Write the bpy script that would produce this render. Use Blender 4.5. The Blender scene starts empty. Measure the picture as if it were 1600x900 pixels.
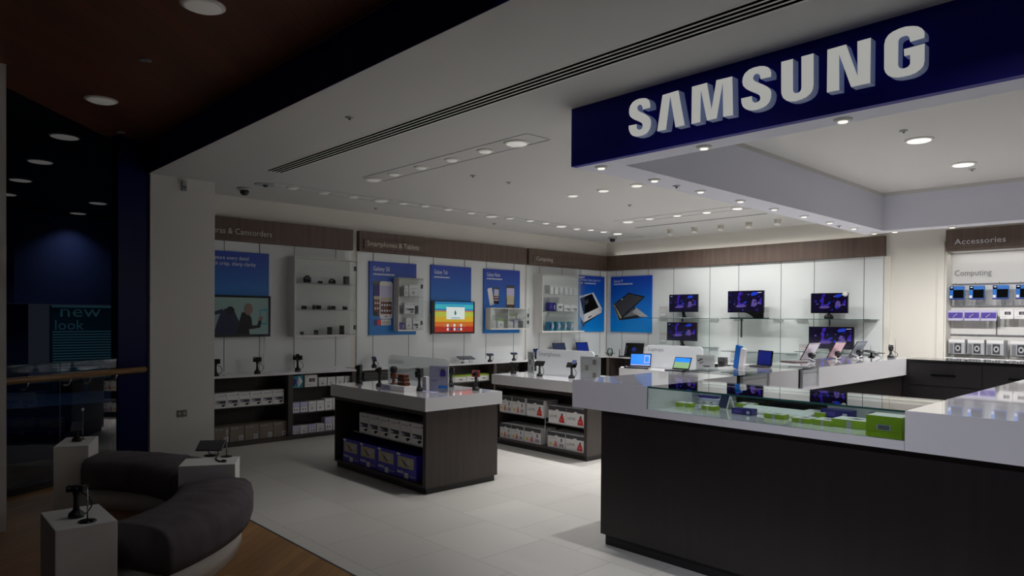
import bpy, math, random
from mathutils import Vector, Matrix
random.seed(7)
SC = bpy.context.scene
COL = SC.collection
PI = math.pi
H = 1.55                                   # eye height above the shop floor

# ------------------------------------------------------------------ camera
FPX, YAW, PITCH, ROLL, CYP = 1080.686, -0.8141054, -0.01099763, 0.0073851868, 507.4158
_f = Vector((math.sin(YAW) * math.cos(PITCH), math.cos(YAW) * math.cos(PITCH), math.sin(PITCH)))
_r = Vector((math.cos(YAW), -math.sin(YAW), 0))
_u = _r.cross(_f)
CR = _r * math.cos(ROLL) + _u * math.sin(ROLL)
CU = _u * math.cos(ROLL) - _r * math.sin(ROLL)
cam_data = bpy.data.cameras.new('camera')
cam = bpy.data.objects.new('camera', cam_data)
COL.objects.link(cam)
cam.matrix_world = Matrix(((CR.x, CU.x, -_f.x, 0), (CR.y, CU.y, -_f.y, 0), (CR.z, CU.z, -_f.z, H), (0, 0, 0, 1)))
cam_data.sensor_width = 36
cam_data.lens = FPX * 36 / 1600
cam_data.shift_y = (CYP - 450) / 1600
cam_data.clip_start = 0.05
SC.camera = cam

# ------------------------------------------------------------------ world, exposure
SC.view_settings.view_transform = 'Standard'
SC.view_settings.look = 'None'
SC.view_settings.exposure = 0.0
SC.view_settings.gamma = 1
SC.view_settings.use_curve_mapping = False
W = bpy.data.worlds.new('world')
SC.world = W
W.use_nodes = True
W.node_tree.nodes['Background'].inputs[0].default_value = (0.55, 0.65, 1.0, 1)
W.node_tree.nodes['Background'].inputs[1].default_value = 0.012
SC.cycles.max_bounces = 8
SC.cycles.diffuse_bounces = 3
SC.cycles.glossy_bounces = 3
SC.cycles.transparent_max_bounces = 12
SC.cycles.sample_clamp_indirect = 4
SC.cycles.use_denoising = True

def area(name, loc, size, power, col=(1, 0.95, 0.88), size_y=None, spread=PI, parent=None, rot=(0, 0, 0)):
    l = bpy.data.lights.new(name, 'AREA')
    l.energy = power; l.color = col; l.spread = spread
    l.shape = 'RECTANGLE' if size_y else 'DISK'
    l.size = size
    if size_y: l.size_y = size_y
    o = bpy.data.objects.new(name, l)
    COL.objects.link(o)
    o.location = loc; o.rotation_euler = rot
    if parent: o.parent = parent
    return o

def place(px, py, ax, v):
    """the point where the sight line through a photo point meets the plane x, y or z = v"""
    d = CR * ((px - 800) / FPX) - CU * ((py - CYP) / FPX) + _f
    o = Vector((0, 0, H)); i = 'xyz'.index(ax)
    return o + d * ((v - o[i]) / d[i])

# ------------------------------------------------------------------ materials
def lin(c):
    return tuple(((x / 255) / 12.92 if x / 255 <= 0.04045 else ((x / 255 + 0.055) / 1.055) ** 2.4) for x in c) + (1,)

def mat(name, rgb, rough=0.5, metal=0.0, es=0.0, coat=0.0, spec=0.5, ecol=None):
    m = bpy.data.materials.new(name); m.use_nodes = True
    b = m.node_tree.nodes['Principled BSDF']
    c = lin(rgb)
    b.inputs['Base Color'].default_value = c
    b.inputs['Roughness'].default_value = rough
    b.inputs['Metallic'].default_value = metal
    b.inputs['Specular IOR Level'].default_value = spec
    b.inputs['Coat Weight'].default_value = coat
    if es:
        b.inputs['Emission Color'].default_value = lin(ecol) if ecol else c
        b.inputs['Emission Strength'].default_value = es
    return m

def nodes(m):
    return m.node_tree.nodes, m.node_tree.links, m.node_tree.nodes['Principled BSDF']

def wood(name, c1, c2, scale, rough=0.45, mix=0.5, rot=(0, 0, 0), spec=0.5):
    """streaky laminate: noise stretched along one axis of the object"""
    m = mat(name, c1, rough, spec=spec)
    n, l, b = nodes(m)
    tc = n.new('ShaderNodeTexCoord'); mp = n.new('ShaderNodeMapping')
    mp.inputs['Scale'].default_value = scale; mp.inputs['Rotation'].default_value = rot
    nz = n.new('ShaderNodeTexNoise'); nz.inputs['Scale'].default_value = 1.0; nz.inputs['Detail'].default_value = 5
    rp = n.new('ShaderNodeValToRGB')
    rp.color_ramp.elements[0].position = 0.5 - mix / 2; rp.color_ramp.elements[0].color = lin(c1)
    rp.color_ramp.elements[1].position = 0.5 + mix / 2; rp.color_ramp.elements[1].color = lin(c2)
    l.new(tc.outputs['Object'], mp.inputs[0]); l.new(mp.outputs[0], nz.inputs['Vector'])
    l.new(nz.outputs[0], rp.inputs[0]); l.new(rp.outputs[0], b.inputs['Base Color'])
    return m

def planks(name, c1, c2, cm, w, h, rot, off=(0, 0, 0), mortar=0.003, rough=0.35, spec=0.4, grain=0.0, bias=0.0):
    m = mat(name, c1, rough, spec=spec)
    n, l, b = nodes(m)
    tc = n.new('ShaderNodeTexCoord'); mp = n.new('ShaderNodeMapping')
    mp.inputs['Rotation'].default_value = (0, 0, rot); mp.inputs['Location'].default_value = off
    br = n.new('ShaderNodeTexBrick')
    br.inputs['Scale'].default_value = 1
    br.inputs['Brick Width'].default_value = w; br.inputs['Row Height'].default_value = h
    br.inputs['Mortar Size'].default_value = mortar; br.inputs['Mortar Smooth'].default_value = 0.2
    br.inputs['Bias'].default_value = bias
    br.inputs['Color1'].default_value = lin(c1); br.inputs['Color2'].default_value = lin(c2)
    br.inputs['Mortar'].default_value = lin(cm)
    l.new(tc.outputs['Object'], mp.inputs[0]); l.new(mp.outputs[0], br.inputs['Vector'])
    if grain:
        m2 = n.new('ShaderNodeMapping'); m2.inputs['Scale'].default_value = (2, 30, 2)
        nz = n.new('ShaderNodeTexNoise'); nz.inputs['Scale'].default_value = 1.5; nz.inputs['Detail'].default_value = 6
        mx = n.new('ShaderNodeMix'); mx.data_type = 'RGBA'; mx.blend_type = 'MULTIPLY'
        mx.inputs['Factor'].default_value = grain
        l.new(mp.outputs[0], m2.inputs[0]); l.new(m2.outputs[0], nz.inputs['Vector'])
        l.new(br.outputs[0], mx.inputs[6]); l.new(nz.outputs['Color'], mx.inputs[7])
        mx2 = n.new('ShaderNodeMix'); mx2.data_type = 'RGBA'; mx2.blend_type = 'MULTIPLY'
        l.new(mx.outputs[2], b.inputs['Base Color'])
    else:
        l.new(br.outputs[0], b.inputs['Base Color'])
    return m

def gradient(name, top, bot, rough=0.35, es=0):
    """printed gradient, fixed to the sheet"""
    m = mat(name, top, rough)
    n, l, b = nodes(m)
    tc = n.new('ShaderNodeTexCoord'); sx = n.new('ShaderNodeSeparateXYZ'); rp = n.new('ShaderNodeValToRGB')
    rp.color_ramp.elements[0].color = lin(bot); rp.color_ramp.elements[1].color = lin(top)
    l.new(tc.outputs['Generated'], sx.inputs[0]); l.new(sx.outputs[2], rp.inputs[0])
    l.new(rp.outputs[0], b.inputs['Base Color'])
    return m

def glass(name, tint, refl=1.0, rough=0.0, haze=0.0, hcol=(230, 240, 240)):
    """thin clear sheet: straight-through view tinted, mirror share by Fresnel, optional frosting"""
    m = bpy.data.materials.new(name); m.use_nodes = True
    n = m.node_tree.nodes; l = m.node_tree.links
    for x in list(n): n.remove(x)
    out = n.new('ShaderNodeOutputMaterial'); tr = n.new('ShaderNodeBsdfTransparent'); gl = n.new('ShaderNodeBsdfGlossy')
    fr = n.new('ShaderNodeFresnel'); mx = n.new('ShaderNodeMixShader'); mu = n.new('ShaderNodeMath'); mu.operation = 'MULTIPLY'
    tr.inputs[0].default_value = lin(tint); gl.inputs['Roughness'].default_value = rough
    fr.inputs['IOR'].default_value = 1.5; mu.inputs[1].default_value = refl; mu.use_clamp = True
    l.new(fr.outputs[0], mu.inputs[0]); l.new(mu.outputs[0], mx.inputs[0])
    if haze:
        df = n.new('ShaderNodeBsdfDiffuse'); df.inputs[0].default_value = lin(hcol)
        tl = n.new('ShaderNodeBsdfTranslucent'); tl.inputs[0].default_value = lin(hcol)
        ad = n.new('ShaderNodeMixShader'); l.new(df.outputs[0], ad.inputs[1]); l.new(tl.outputs[0], ad.inputs[2])
        m2 = n.new('ShaderNodeMixShader'); m2.inputs[0].default_value = haze
        l.new(tr.outputs[0], m2.inputs[1]); l.new(ad.outputs[0], m2.inputs[2]); l.new(m2.outputs[0], mx.inputs[1])
    else:
        l.new(tr.outputs[0], mx.inputs[1])
    l.new(gl.outputs[0], mx.inputs[2]); l.new(mx.outputs[0], out.inputs[0])
    return m

M = {}
M['white'] = mat('white_paint', (226, 224, 220), 0.6)
M['ceil'] = mat('ceiling_paint', (208, 207, 205), 0.8)
M['cream'] = mat('cream_wall', (230, 226, 217), 0.6)
M['panel'] = mat('white_wall_panel', (232, 236, 236), 0.3)
M['seam'] = mat('panel_seam', (96, 94, 90), 0.7)
M['solid'] = mat('white_solid_surface', (228, 226, 230), 0.1, coat=1.0)
M['lam'] = wood('laminate_shaded', (50, 43, 40), (66, 57, 53), (26, 26, 1.2), 0.42)  # same laminate as the headers, their darker view put into the colour
M['lamdark'] = wood('black_laminate', (24, 20, 21), (34, 28, 29), (30, 30, 1.0), 0.4)
M['head'] = wood('laminate_lit', (80, 64, 57), (108, 89, 78), (14, 14, 0.8), 0.5)  # furniture laminate again, fuller light put into the lighter tone
M['kick'] = mat('plinth_black', (38, 35, 33), 0.5)
M['dark'] = mat('matt_black', (20, 20, 22), 0.6)
M['black'] = mat('black_plastic', (22, 22, 24), 0.35)
M['gblack'] = mat('gloss_black', (14, 14, 16), 0.1)
M['grey'] = mat('grey_plastic', (120, 120, 124), 0.4)
M['dgrey'] = mat('dark_grey', (62, 62, 66), 0.5)
M['lgrey'] = mat('light_grey', (176, 178, 182), 0.5)
M['steel'] = mat('steel', (170, 170, 175), 0.25, 1.0)
M['navy'] = mat('navy_gloss', (22, 20, 142), 0.45, spec=0.15)
M['navyfas'] = mat('navy_fascia', (8, 8, 90), 0.4, spec=0.2)
M['bluepanel'] = mat('deep_blue_panel', (4, 8, 60), 0.3, spec=0.08)
M['letter'] = mat('letter_face', (225, 225, 222), 0.4, es=0.42, ecol=(225, 225, 220))
M['letside'] = mat('letter_return', (190, 196, 212), 0.5, es=0.09, ecol=(160, 180, 230))
M['text'] = mat('silver_lettering', (214, 208, 198), 0.4)
M['textw'] = mat('white_print', (236, 238, 242), 0.5)
M['textg'] = mat('grey_print', (130, 128, 132), 0.5)
M['glass'] = glass('clear_glass', (252, 254, 254), 0.3)
M['case'] = glass('case_glass', (246, 252, 250), 1.0)
M['acry'] = glass('acrylic', (250, 252, 252), 0.5, haze=0.04)
M['frost'] = glass('frosted_board', (252, 254, 254), 0.3, haze=0.8, hcol=(248, 250, 252))
M['frostlight'] = glass('lightly_frosted_board', (252, 254, 254), 0.3, haze=0.3, hcol=(240, 246, 248))
M['lamblack'] = wood('storage_laminate', (17, 14, 16), (24, 20, 22), (30, 30, 1.0), 0.45)
M['gedge'] = mat('glass_edge_green', (40, 84, 78), 0.1)
M['balu'] = glass('balustrade_glass', (205, 222, 236), 0.8)
M['oak'] = mat('oak_rail', (122, 90, 52), 0.4)
M['blue'] = mat('print_blue', (20, 110, 200), 0.4)
M['navyp'] = mat('print_navy', (44, 40, 120), 0.4)
M['purple'] = mat('print_purple', (84, 66, 160), 0.4)
M['purpleb'] = mat('box_violet_blue', (62, 56, 190), 0.35)
M['beige'] = mat('print_beige', (190, 182, 150), 0.5)
M['green'] = mat('print_lime', (150, 182, 42), 0.4)
M['teal'] = mat('print_teal', (40, 140, 160), 0.4)
M['red'] = mat('print_red', (206, 52, 44), 0.4)
M['pink'] = mat('print_pink', (214, 120, 134), 0.4)
M['yellow'] = mat('print_yellow', (220, 200, 60), 0.4)
M['lilac'] = mat('print_lilac', (196, 192, 222), 0.4)
M['card'] = mat('white_card', (232, 230, 230), 0.5)
M['brown'] = mat('box_greybrown', (120, 110, 98), 0.6)
M['amber'] = mat('brown_bottle', (98, 46, 26), 0.2)
M['maroon'] = mat('maroon_plastic', (120, 24, 30), 0.3)
M['screenb'] = mat('laptop_screen', (30, 110, 220), 0.2, es=0.55, ecol=(30, 120, 225))
M['screeng'] = mat('screen_green_field', (120, 150, 110), 0.2, es=0.4)
M['screenk'] = mat('screen_off', (40, 50, 84), 0.08)
M['screend'] = mat('screen_dark_blue', (30, 44, 140), 0.1, es=0.1)
M['oakfloor'] = planks('oak_floor', (172, 126, 72), (144, 102, 56), (84, 56, 32), 1.3, 0.075, math.radians(50), mortar=0.0015, rough=0.35, grain=0.45)
M['woodceil'] = planks('wood_ceiling', (112, 60, 34), (92, 50, 28), (40, 22, 14), 2.4, 0.14, math.radians(45), mortar=0.002, rough=0.6, grain=0.5)
M['tile'] = planks('floor_tile', (206, 203, 197), (199, 196, 190), (162, 158, 152), 0.6, 0.6, 0, (2.74, -3.463, 0), mortar=0.0025, rough=0.3)
M['suede'] = wood('brown_suede', (68, 60, 65), (98, 89, 96), (7, 7, 3), 0.9, 0.6)
M['blackceil'] = mat('dark_ceiling', (14, 16, 26), 0.7)
M['bluewall'] = mat('blue_wall', (66, 76, 124), 0.7)
M['shopf'] = mat('shopfront_teal_glow', (24, 70, 90), 0.5, es=0.015)  # faint glow in the material stands in for the shop's lighting
M['louvre'] = mat('louvre_teal_glow', (90, 150, 165), 0.5, es=0.035)  # slats glow by themselves in place of light falling on them
M['void'] = mat('slot_void', (5, 5, 8), 1.0, spec=0)
M['beam'] = mat('beam_paint_cool_cast', (220, 221, 232), 0.6)  # white paint with the cool cast of the lamps put into its colour
M['tabrose'] = mat('rose_grey_metal', (196, 156, 164), 0.35)
M['tablilac'] = mat('lilac_grey_metal', (200, 192, 204), 0.35)
M['tabgrey'] = mat('cool_grey_metal', (134, 140, 148), 0.35)
M['tabdark'] = mat('dark_plum', (62, 34, 40), 0.3)
M['stone'] = mat('gallery_floor', (80, 90, 110), 0.5)

# ------------------------------------------------------------------ mesh builder
class MB:
    def __init__(s, T=None):
        s.v = []; s.f = []; s.mi = []; s.mats = []; s.sm = []
        s.T = T or Matrix.Identity(4)
        s.fr = None
    def _m(s, m):
        m = M[m] if isinstance(m, str) else m
        if m not in s.mats: s.mats.append(m)
        return s.mats.index(m)
    def add(s, vs, fs, m, smooth=False):
        b = len(s.v); k = s._m(m)
        s.v += [s.T @ Vector(p) for p in vs]
        for f in fs:
            s.f.append([b + i for i in f]); s.mi.append(k); s.sm.append(smooth)
        return s
    def box(s, x0, y0, z0, x1, y1, z1, m):
        if x0 > x1: x0, x1 = x1, x0
        if y0 > y1: y0, y1 = y1, y0
        if z0 > z1: z0, z1 = z1, z0
        return s.add([(x0, y0, z0), (x1, y0, z0), (x1, y1, z0), (x0, y1, z0), (x0, y0, z1), (x1, y0, z1), (x1, y1, z1), (x0, y1, z1)],
                     [(0, 3, 2, 1), (4, 5, 6, 7), (0, 1, 5, 4), (1, 2, 6, 5), (2, 3, 7, 6), (3, 0, 4, 7)], m)
    def rbox(s, x0, y0, z0, x1, y1, z1, m, r=0.01):
        """box with its vertical edges and top edge rounded"""
        pts = []
        for cx, cy, a0 in ((x1 - r, y1 - r, 0), (x0 + r, y1 - r, 90), (x0 + r, y0 + r, 180), (x1 - r, y0 + r, 270)):
            for k in range(4):
                a = math.radians(a0 + k * 30); pts.append((cx + r * math.cos(a), cy + r * math.sin(a), cx, cy))
        n = len(pts); vs = []
        for (px, py, cx, cy) in pts: vs.append((px, py, z0))
        for (px, py, cx, cy) in pts: vs.append((px, py, z1 - r * .7))
        for (px, py, cx, cy) in pts: vs.append((px + (cx - px) * .6, py + (cy - py) * .6, z1))
        fs = [tuple(range(n - 1, -1, -1)), tuple(range(2 * n, 3 * n))]
        for a in range(2):
            for i in range(n):
                j = (i + 1) % n; fs.append((a * n + i, a * n + j, (a + 1) * n + j, (a + 1) * n + i))
        return s.add(vs, fs, m)
    def prism(s, pts, O, U, V, N, d, m, side=None):
        """outline pts (u, v) in the frame O,U,V, thickened by d along N; the face at +N is m"""
        O, U, V, N = map(Vector, (O, U, V, N)); n = len(pts)
        a = [O + U * p[0] + V * p[1] for p in pts]; b = [p + N * d for p in a]
        s.add(b, [tuple(range(n))], m)
        s.add(a, [tuple(range(n - 1, -1, -1))], side or m)
        return s.add(a + b, [(i, (i + 1) % n, n + (i + 1) % n, n + i) for i in range(n)], side or m)
    def lathe(s, prof, m, n=16, c=(0, 0, 0), smooth=True):
        vs = []; k = len(prof)
        for i in range(n):
            a = 2 * PI * i / n
            for r, z in prof: vs.append((c[0] + r * math.cos(a), c[1] + r * math.sin(a), c[2] + z))
        fs = [(i * k + j, ((i + 1) % n) * k + j, ((i + 1) % n) * k + j + 1, i * k + j + 1) for i in range(n) for j in range(k - 1)]
        if prof[0][0] > 1e-6: fs.append(tuple(i * k for i in range(n - 1, -1, -1)))
        if prof[-1][0] > 1e-6: fs.append(tuple(i * k + k - 1 for i in range(n)))
        return s.add(vs, fs, m, smooth)
    def tube(s, pts, r, m, n=6):
        pts = [Vector(p) for p in pts]; vs = []
        up = Vector((0.01, 0.02, 1))
        for i, p in enumerate(pts):
            d = (pts[min(i + 1, len(pts) - 1)] - pts[max(i - 1, 0)]).normalized()
            if abs(d.dot(up.normalized())) > 0.97: up = Vector((1, 0.02, 0.01))
            a = d.cross(up).normalized(); b = d.cross(a)
            rr = r[i] if isinstance(r, (list, tuple)) else r
            for k in range(n):
                t = 2 * PI * k / n; vs.append(p + a * math.cos(t) * rr + b * math.sin(t) * rr)
        fs = [(i * n + k, i * n + (k + 1) % n, (i + 1) * n + (k + 1) % n, (i + 1) * n + k) for i in range(len(pts) - 1) for k in range(n)]
        fs += [tuple(range(n - 1, -1, -1)), tuple((len(pts) - 1) * n + k for k in range(n))]
        return s.add(vs, fs, m, True)
    # ---- flat artwork in a face frame (O, U, V, N)
    def frame(s, O, U, V, N):
        s.fr = (Vector(O), Vector(U), Vector(V), Vector(N)); return s
    def poly(s, pts, m, lift=0.001):
        O, U, V, N = s.fr
        return s.add([O + U * p[0] + V * p[1] + N * lift for p in pts], [tuple(range(len(pts)))], m)
    def rect(s, u0, v0, u1, v1, m, lift=0.001):
        return s.poly([(u0, v0), (u1, v0), (u1, v1), (u0, v1)], m, lift)
    def ell(s, u, v, a, b, m, lift=0.001, n=16):
        return s.poly([(u + a * math.cos(2 * PI * k / n), v + b * math.sin(2 * PI * k / n)) for k in range(n)], m, lift)
    def bars(s, u0, u1, v, hh, m, lift=0.0015, w=0.03):
        """a line of print too small to read"""
        x = u0; k = 0
        while x < u1:
            ww = min(w * (0.6 + 0.5 * ((k * 7) % 5) / 4), u1 - x)
            s.rect(x, v, x + ww, v + hh, m, lift); x += ww + w * 0.3; k += 1
        return s
    def txt(s, body, u, v, width, m, lift=0.002, hgt=None, ext=0.0):
        O, U, V, N = s.fr
        vs, fs, w, h = glyphs(body)
        k = width / w; kv = (hgt / h) if hgt else k
        P = [O + U * (u + p[0] * k) + V * (v + p[1] * kv) + N * lift for p in vs]
        s.add(P, fs, m)
        return s
    def build(s, name, parent=None, loc=(0, 0, 0), rot=0):
        me = bpy.data.meshes.new(name)
        me.from_pydata([tuple(p) for p in s.v], [], s.f)
        for m in s.mats: me.materials.append(m)
        me.polygons.foreach_set('material_index', s.mi)
        me.polygons.foreach_set('use_smooth', s.sm)
        me.update()
        o = bpy.data.objects.new(name, me); COL.objects.link(o)
        o.location = loc
        if rot: o.rotation_euler = (0, 0, rot)
        if parent: o.parent = parent
        return o

_gl = {}
def glyphs(body):
    if body not in _gl:
        cu = bpy.data.curves.new('t', 'FONT'); cu.body = body; cu.resolution_u = 2
        o = bpy.data.objects.new('t', cu); COL.objects.link(o)
        bpy.context.view_layer.update()
        me = o.evaluated_get(bpy.context.evaluated_depsgraph_get()).to_mesh()
        vs = [(v.co.x, v.co.y) for v in me.vertices]; fs = [tuple(p.vertices) for p in me.polygons]
        bpy.data.objects.remove(o)
        x0 = min(v[0] for v in vs)
        vs = [(x - x0, y) for x, y in vs]
        _gl[body] = (vs, fs, max(v[0] for v in vs), max(v[1] for v in vs))
    return _gl[body]

def tag(o, label=None, cat=None, group=None, kind=None):
    for k, v in (('label', label), ('category', cat), ('group', group), ('kind', kind)):
        if v: o[k] = v
    return o
def thing(name, label, cat, loc=(0, 0, 0), rot=0, group=None):
    o = bpy.data.objects.new(name, None); COL.objects.link(o)
    o.empty_display_size = 0.05; o.location = loc; o.rotation_euler = (0, 0, rot)
    return tag(o, label, cat, group)
def struct(name, mb):
    return tag(mb.build(name), kind='structure')
def ordn(i): return ['first', 'second', 'third', 'fourth', 'fifth', 'sixth', 'seventh', 'eighth', 'ninth', 'tenth', 'eleventh', 'twelfth', 'thirteenth', 'fourteenth', 'fifteenth', 'sixteenth', 'seventeenth', 'eighteenth'][i]
def bevel(o, w=0.004, seg=2):
    b = o.modifiers.new('bevel', 'BEVEL'); b.width = w; b.segments = seg; b.limit_method = 'ANGLE'; b.angle_limit = math.radians(50)
    return o

XW, XH = -8.52, -8.44       # left wall plane, face of its header boards
YW, YH = 10.56, 10.48       # back wall plane, face of its header boards
CZ = 3.0                    # shop ceiling

# ================================================================== SETTING
struct('floor', MB().box(-8.7, 2.15, -0.1, 3.5, 13.2, 0, 'tile'))
struct('floor', MB().box(-8.7, -3.0, -0.1, 3.5, 2.15, 0, 'oakfloor'))
struct('trim_1', MB().box(-8.0, 2.14, 0.0, 3.5, 2.155, 0.0015, 'dgrey'))
c = MB()
HX0, HX1, HY0, HY1 = -2.94, 1.2, 3.84, 8.77          # the raised bay over the counters
c.box(-8.7, 2.17, CZ, HX0, 13.0, CZ + .3, 'ceil').box(HX0, 2.17, CZ, 3.5, HY0, CZ + .3, 'ceil')
c.box(HX0, HY1, CZ, 3.5, 13.0, CZ + .3, 'ceil').box(HX1, HY0, CZ, 3.5, HY1, CZ + .3, 'ceil')
c.box(HX0, HY0, 3.04, HX1, HY1, 3.34, 'ceil')
struct('ceiling', c)
c = MB()
c.add([(-8.25, 2.165, 3.31), (-6.66, .853, 3.31), (-5.3, -.27, 3.31), (-5.3, -3, 3.31), (3.5, -3, 3.31), (3.5, 2.165, 3.31),
       (-8.25, 2.165, 3.4), (-6.66, .853, 3.4), (-5.3, -.27, 3.4), (-5.3, -3, 3.4), (3.5, -3, 3.4), (3.5, 2.165, 3.4)],
      [(0, 1, 2, 3, 4, 5), (11, 10, 9, 8, 7, 6)] + [(i, (i + 6), (i + 1) % 6 + 6, (i + 1) % 6) for i in range(6)], 'woodceil')
struct('ceiling', c)
struct('trim_2', MB().box(-8.6, 2.166, CZ, 3.5, 2.17, 3.31, 'navyfas').box(-8.6, 2.17, CZ + .01, 3.5, 2.2, 3.31, 'navyfas'))
# boxed-in beam round the raised bay
s = MB()
s.box(-3.23, 3.66, 2.6, HX0, 9.03, CZ, 'beam').box(HX0, 3.66, 2.6, 1.5, HY0, CZ, 'beam')
s.box(HX0, HY1, 2.6, 1.5, 9.03, CZ, 'beam').box(HX1, HY0, 2.6, 1.5, HY1, CZ, 'beam')
struct('trim_3', s)
# left wall with its white panels
w = MB().box(XW - .12, 2.83, 0, XW, YW + .12, CZ, 'cream')
for y0, y1 in ((2.84, 4.95), (5.05, 8.30), (8.36, YW - .02)):
    w.box(XW, y0, .84, XW + .02, y1, 2.452, 'panel')
for y in (3.22, 3.66, 4.12, 4.72, 5.31, 5.92, 6.37, 6.98, 7.44, 8.06, 8.68, 9.26, 9.75, 10.35):
    w.box(XW + .02, y - .004, .86, XW + .0215, y + .004, 2.452, 'seam')
struct('wall_left', w)
# back wall with its white panels and the recessed accessories bay
w = MB().box(XW, YW, 0, -2.76, YW + .12, CZ, 'cream').box(-2.76, YW, 0, -2.74, 10.9, CZ, 'cream')
w.box(-2.74, 10.78, 0, -.4, 10.9, CZ, 'white').box(-2.74, YW, 2.75, -.4, 10.78, CZ, 'cream')
w.box(-.4, YW, 0, 3.5, 10.9, CZ, 'cream')
w.box(XW + .04, YW - .02, .84, -3.52, YW, 2.452, 'panel')
for x in (-8.12, -7.52, -6.98, -6.26, -5.73, -5.01, -4.49, -3.775):
    w.box(x - .004, YW - .0215, .86, x + .004, YW - .02, 2.452, 'seam')
w.box(-3.50, YW - .03, .0, -3.42, YW, 2.452, 'cream').box(-2.84, YW - .03, 0, -2.76, YW, 2.6, 'cream')
struct('wall_back', w)
struct('wall_right', MB().box(3.5, -3, -.1, 3.6, 13, 3.4, 'white'))
# white pillar at the shop corner
struct('wall_pillar', MB().box(-8.6, 2.18, 0, -7.74, 2.83, CZ, 'white'))
# dark blue panel that closes the shopfront beside the pillar
bp = MB().add([(-7.63, 1.86, 0), (-7.76, 2.165, 0), (-7.86, 2.12, 0), (-7.73, 1.82, 0), (-7.63, 1.86, 3.31), (-7.76, 2.165, 3.31), (-7.86, 2.12, 3.31), (-7.73, 1.82, 3.31)],
              [(0, 3, 2, 1), (4, 5, 6, 7), (0, 1, 5, 4), (1, 2, 6, 5), (2, 3, 7, 6), (3, 0, 4, 7)], 'bluepanel')
struct('wall_shopfront', bp)
# white pier at the left edge
struct('wall_pier', MB().box(-6.55, -.2, 0, -6.03, .76, 3.31, 'white'))
# ---- atrium beyond the balustrade
struct('wall_lower', MB().box(-17.5, -3, -4.5, -17.3, 7.5, -.35, 'bluewall').box(-17.3, 3.2, -3.4, -17.25, 5.2, -1.0, 'shopf'))
struct('floor', MB().box(-19, -3, -4.7, -8.7, 7.5, -4.5, 'stone'))
struct('ceiling', MB().box(-19, -3, 3.6, -5.35, 7.5, 3.7, 'blackceil'))
cw = MB(); prev = None
arc = [(-17.9, -2.5), (-17.4, -.2), (-16.9, 1.5), (-16.5, 2.2), (-16.7, 2.9), (-16.9, 4.2), (-17.0, 7.5)]
for i in range(len(arc) - 1):
    (a, b), (c_, d) = arc[i], arc[i + 1]
    cw.add([(a, b, 1.75), (c_, d, 1.75), (c_, d, 3.6), (a, b, 3.6), (a - .2, b, 1.75), (c_ - .2, d, 1.75), (c_ - .2, d, 3.6), (a - .2, b, 3.6)],
           [(3, 2, 1, 0), (4, 5, 6, 7), (0, 1, 5, 4), (2, 3, 7, 6)], 'bluewall')
struct('wall_atrium', cw)
struct('floor', MB().box(-19, -3, -.35, -14.2, 7.5, -.05, 'stone'))
struct('wall_gallery', MB().box(-17.5, -3, -.05, -17.3, 2.55, 1.75, 'bluewall'))

# ================================================================== HEADERS AND SIGN
FA = lambda y, z, x: ((x, y, z), (0, 1, 0), (0, 0, 1), (1, 0, 0))       # a face looking along +x
FB = lambda x, z, y: ((x, y, z), (1, 0, 0), (0, 0, 1), (0, -1, 0))      # a face looking along -y
def header_left(y0, y1, label, words=None, plate=None, ty=0, tw=0, th=.07):
    t = thing('header_board', label, 'sign board', (XH, (y0 + y1) / 2, 2.6)); o = Vector(t.location)
    MB(Matrix.Translation(-o)).box(XW, y0, 2.455, XH, y1, 2.735, 'head').build('board', t)
    if plate: MB(Matrix.Translation(-o)).box(XH, plate[0], 2.495, XH + .02, plate[1], 2.62, 'head').build('name_plate', t)
    if words:
        m = MB(Matrix.Translation(-o)).frame(*FA(ty, 2.535, XH + (.02 if plate else 0)))
        m.txt(words, 0, 0, tw, 'text', .003, th); m.build('lettering', t)
header_left(2.85, 4.95, 'dark wood header board lettered Cameras & Camcorders over the left wall', 'Cameras & Camcorders', None, 2.885, .905)
header_left(5.05, 8.30, 'long dark wood header board with raised plate reading Smartphones & Tablets', 'Smartphones & Tablets', (5.11, 6.16), 5.16, .88)
header_left(8.36, YH, 'dark wood header board reading Computing, ending in the room corner', 'Computing', (8.45, 9.6), 8.52, .41)
t = thing('header_board', 'plain dark wood header board running along the back wall above the monitors', 'sign board', (-6, YH, 2.6))
MB().box(XH + 6, 0, -.145, -3.49 + 6, YW - YH, .135, 'head').build('board', t)
area('added_uplight', (.0, .03, .15), 4.6, .7, (1, .97, .93), .03, parent=t, rot=(PI - .5, 0, 0))  # uplight added to brighten the wall and ceiling above the header
t = thing('header_board', 'dark wood header board reading Accessories at the far right', 'sign board', (-2, YH, 2.6))
area('added_strip_light', (-1.5 + 1.7, .19, -.15), 1.8, 1.1, (1, .98, .97), .04, parent=t)  # light added under the header to brighten the accessories panel
MB().box(-.73, 0, -.14, 1.2, .08, .145, 'head').box(-.71, .08, -.14, 1.2, .30, -.12, 'white').build('board', t)
MB().box(-.73, -.012, -.095, 1.2, 0, .145, 'head').build('name_plate', t)
MB().frame((0, 0, 0), (1, 0, 0), (0, 0, 1), (0, -1, 0)).txt('Accessories', -.63, -.055, .56, 'textw', .015, .07).build('lettering', t)
tag(MB().frame(*FB(-2.70, 2.15, 10.772)).txt('Computing', 0, 0, .42, 'textg', .002, .075).build('wall_lettering'),
    'grey word Computing printed on the white panel under the Accessories board', 'lettering')

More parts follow.
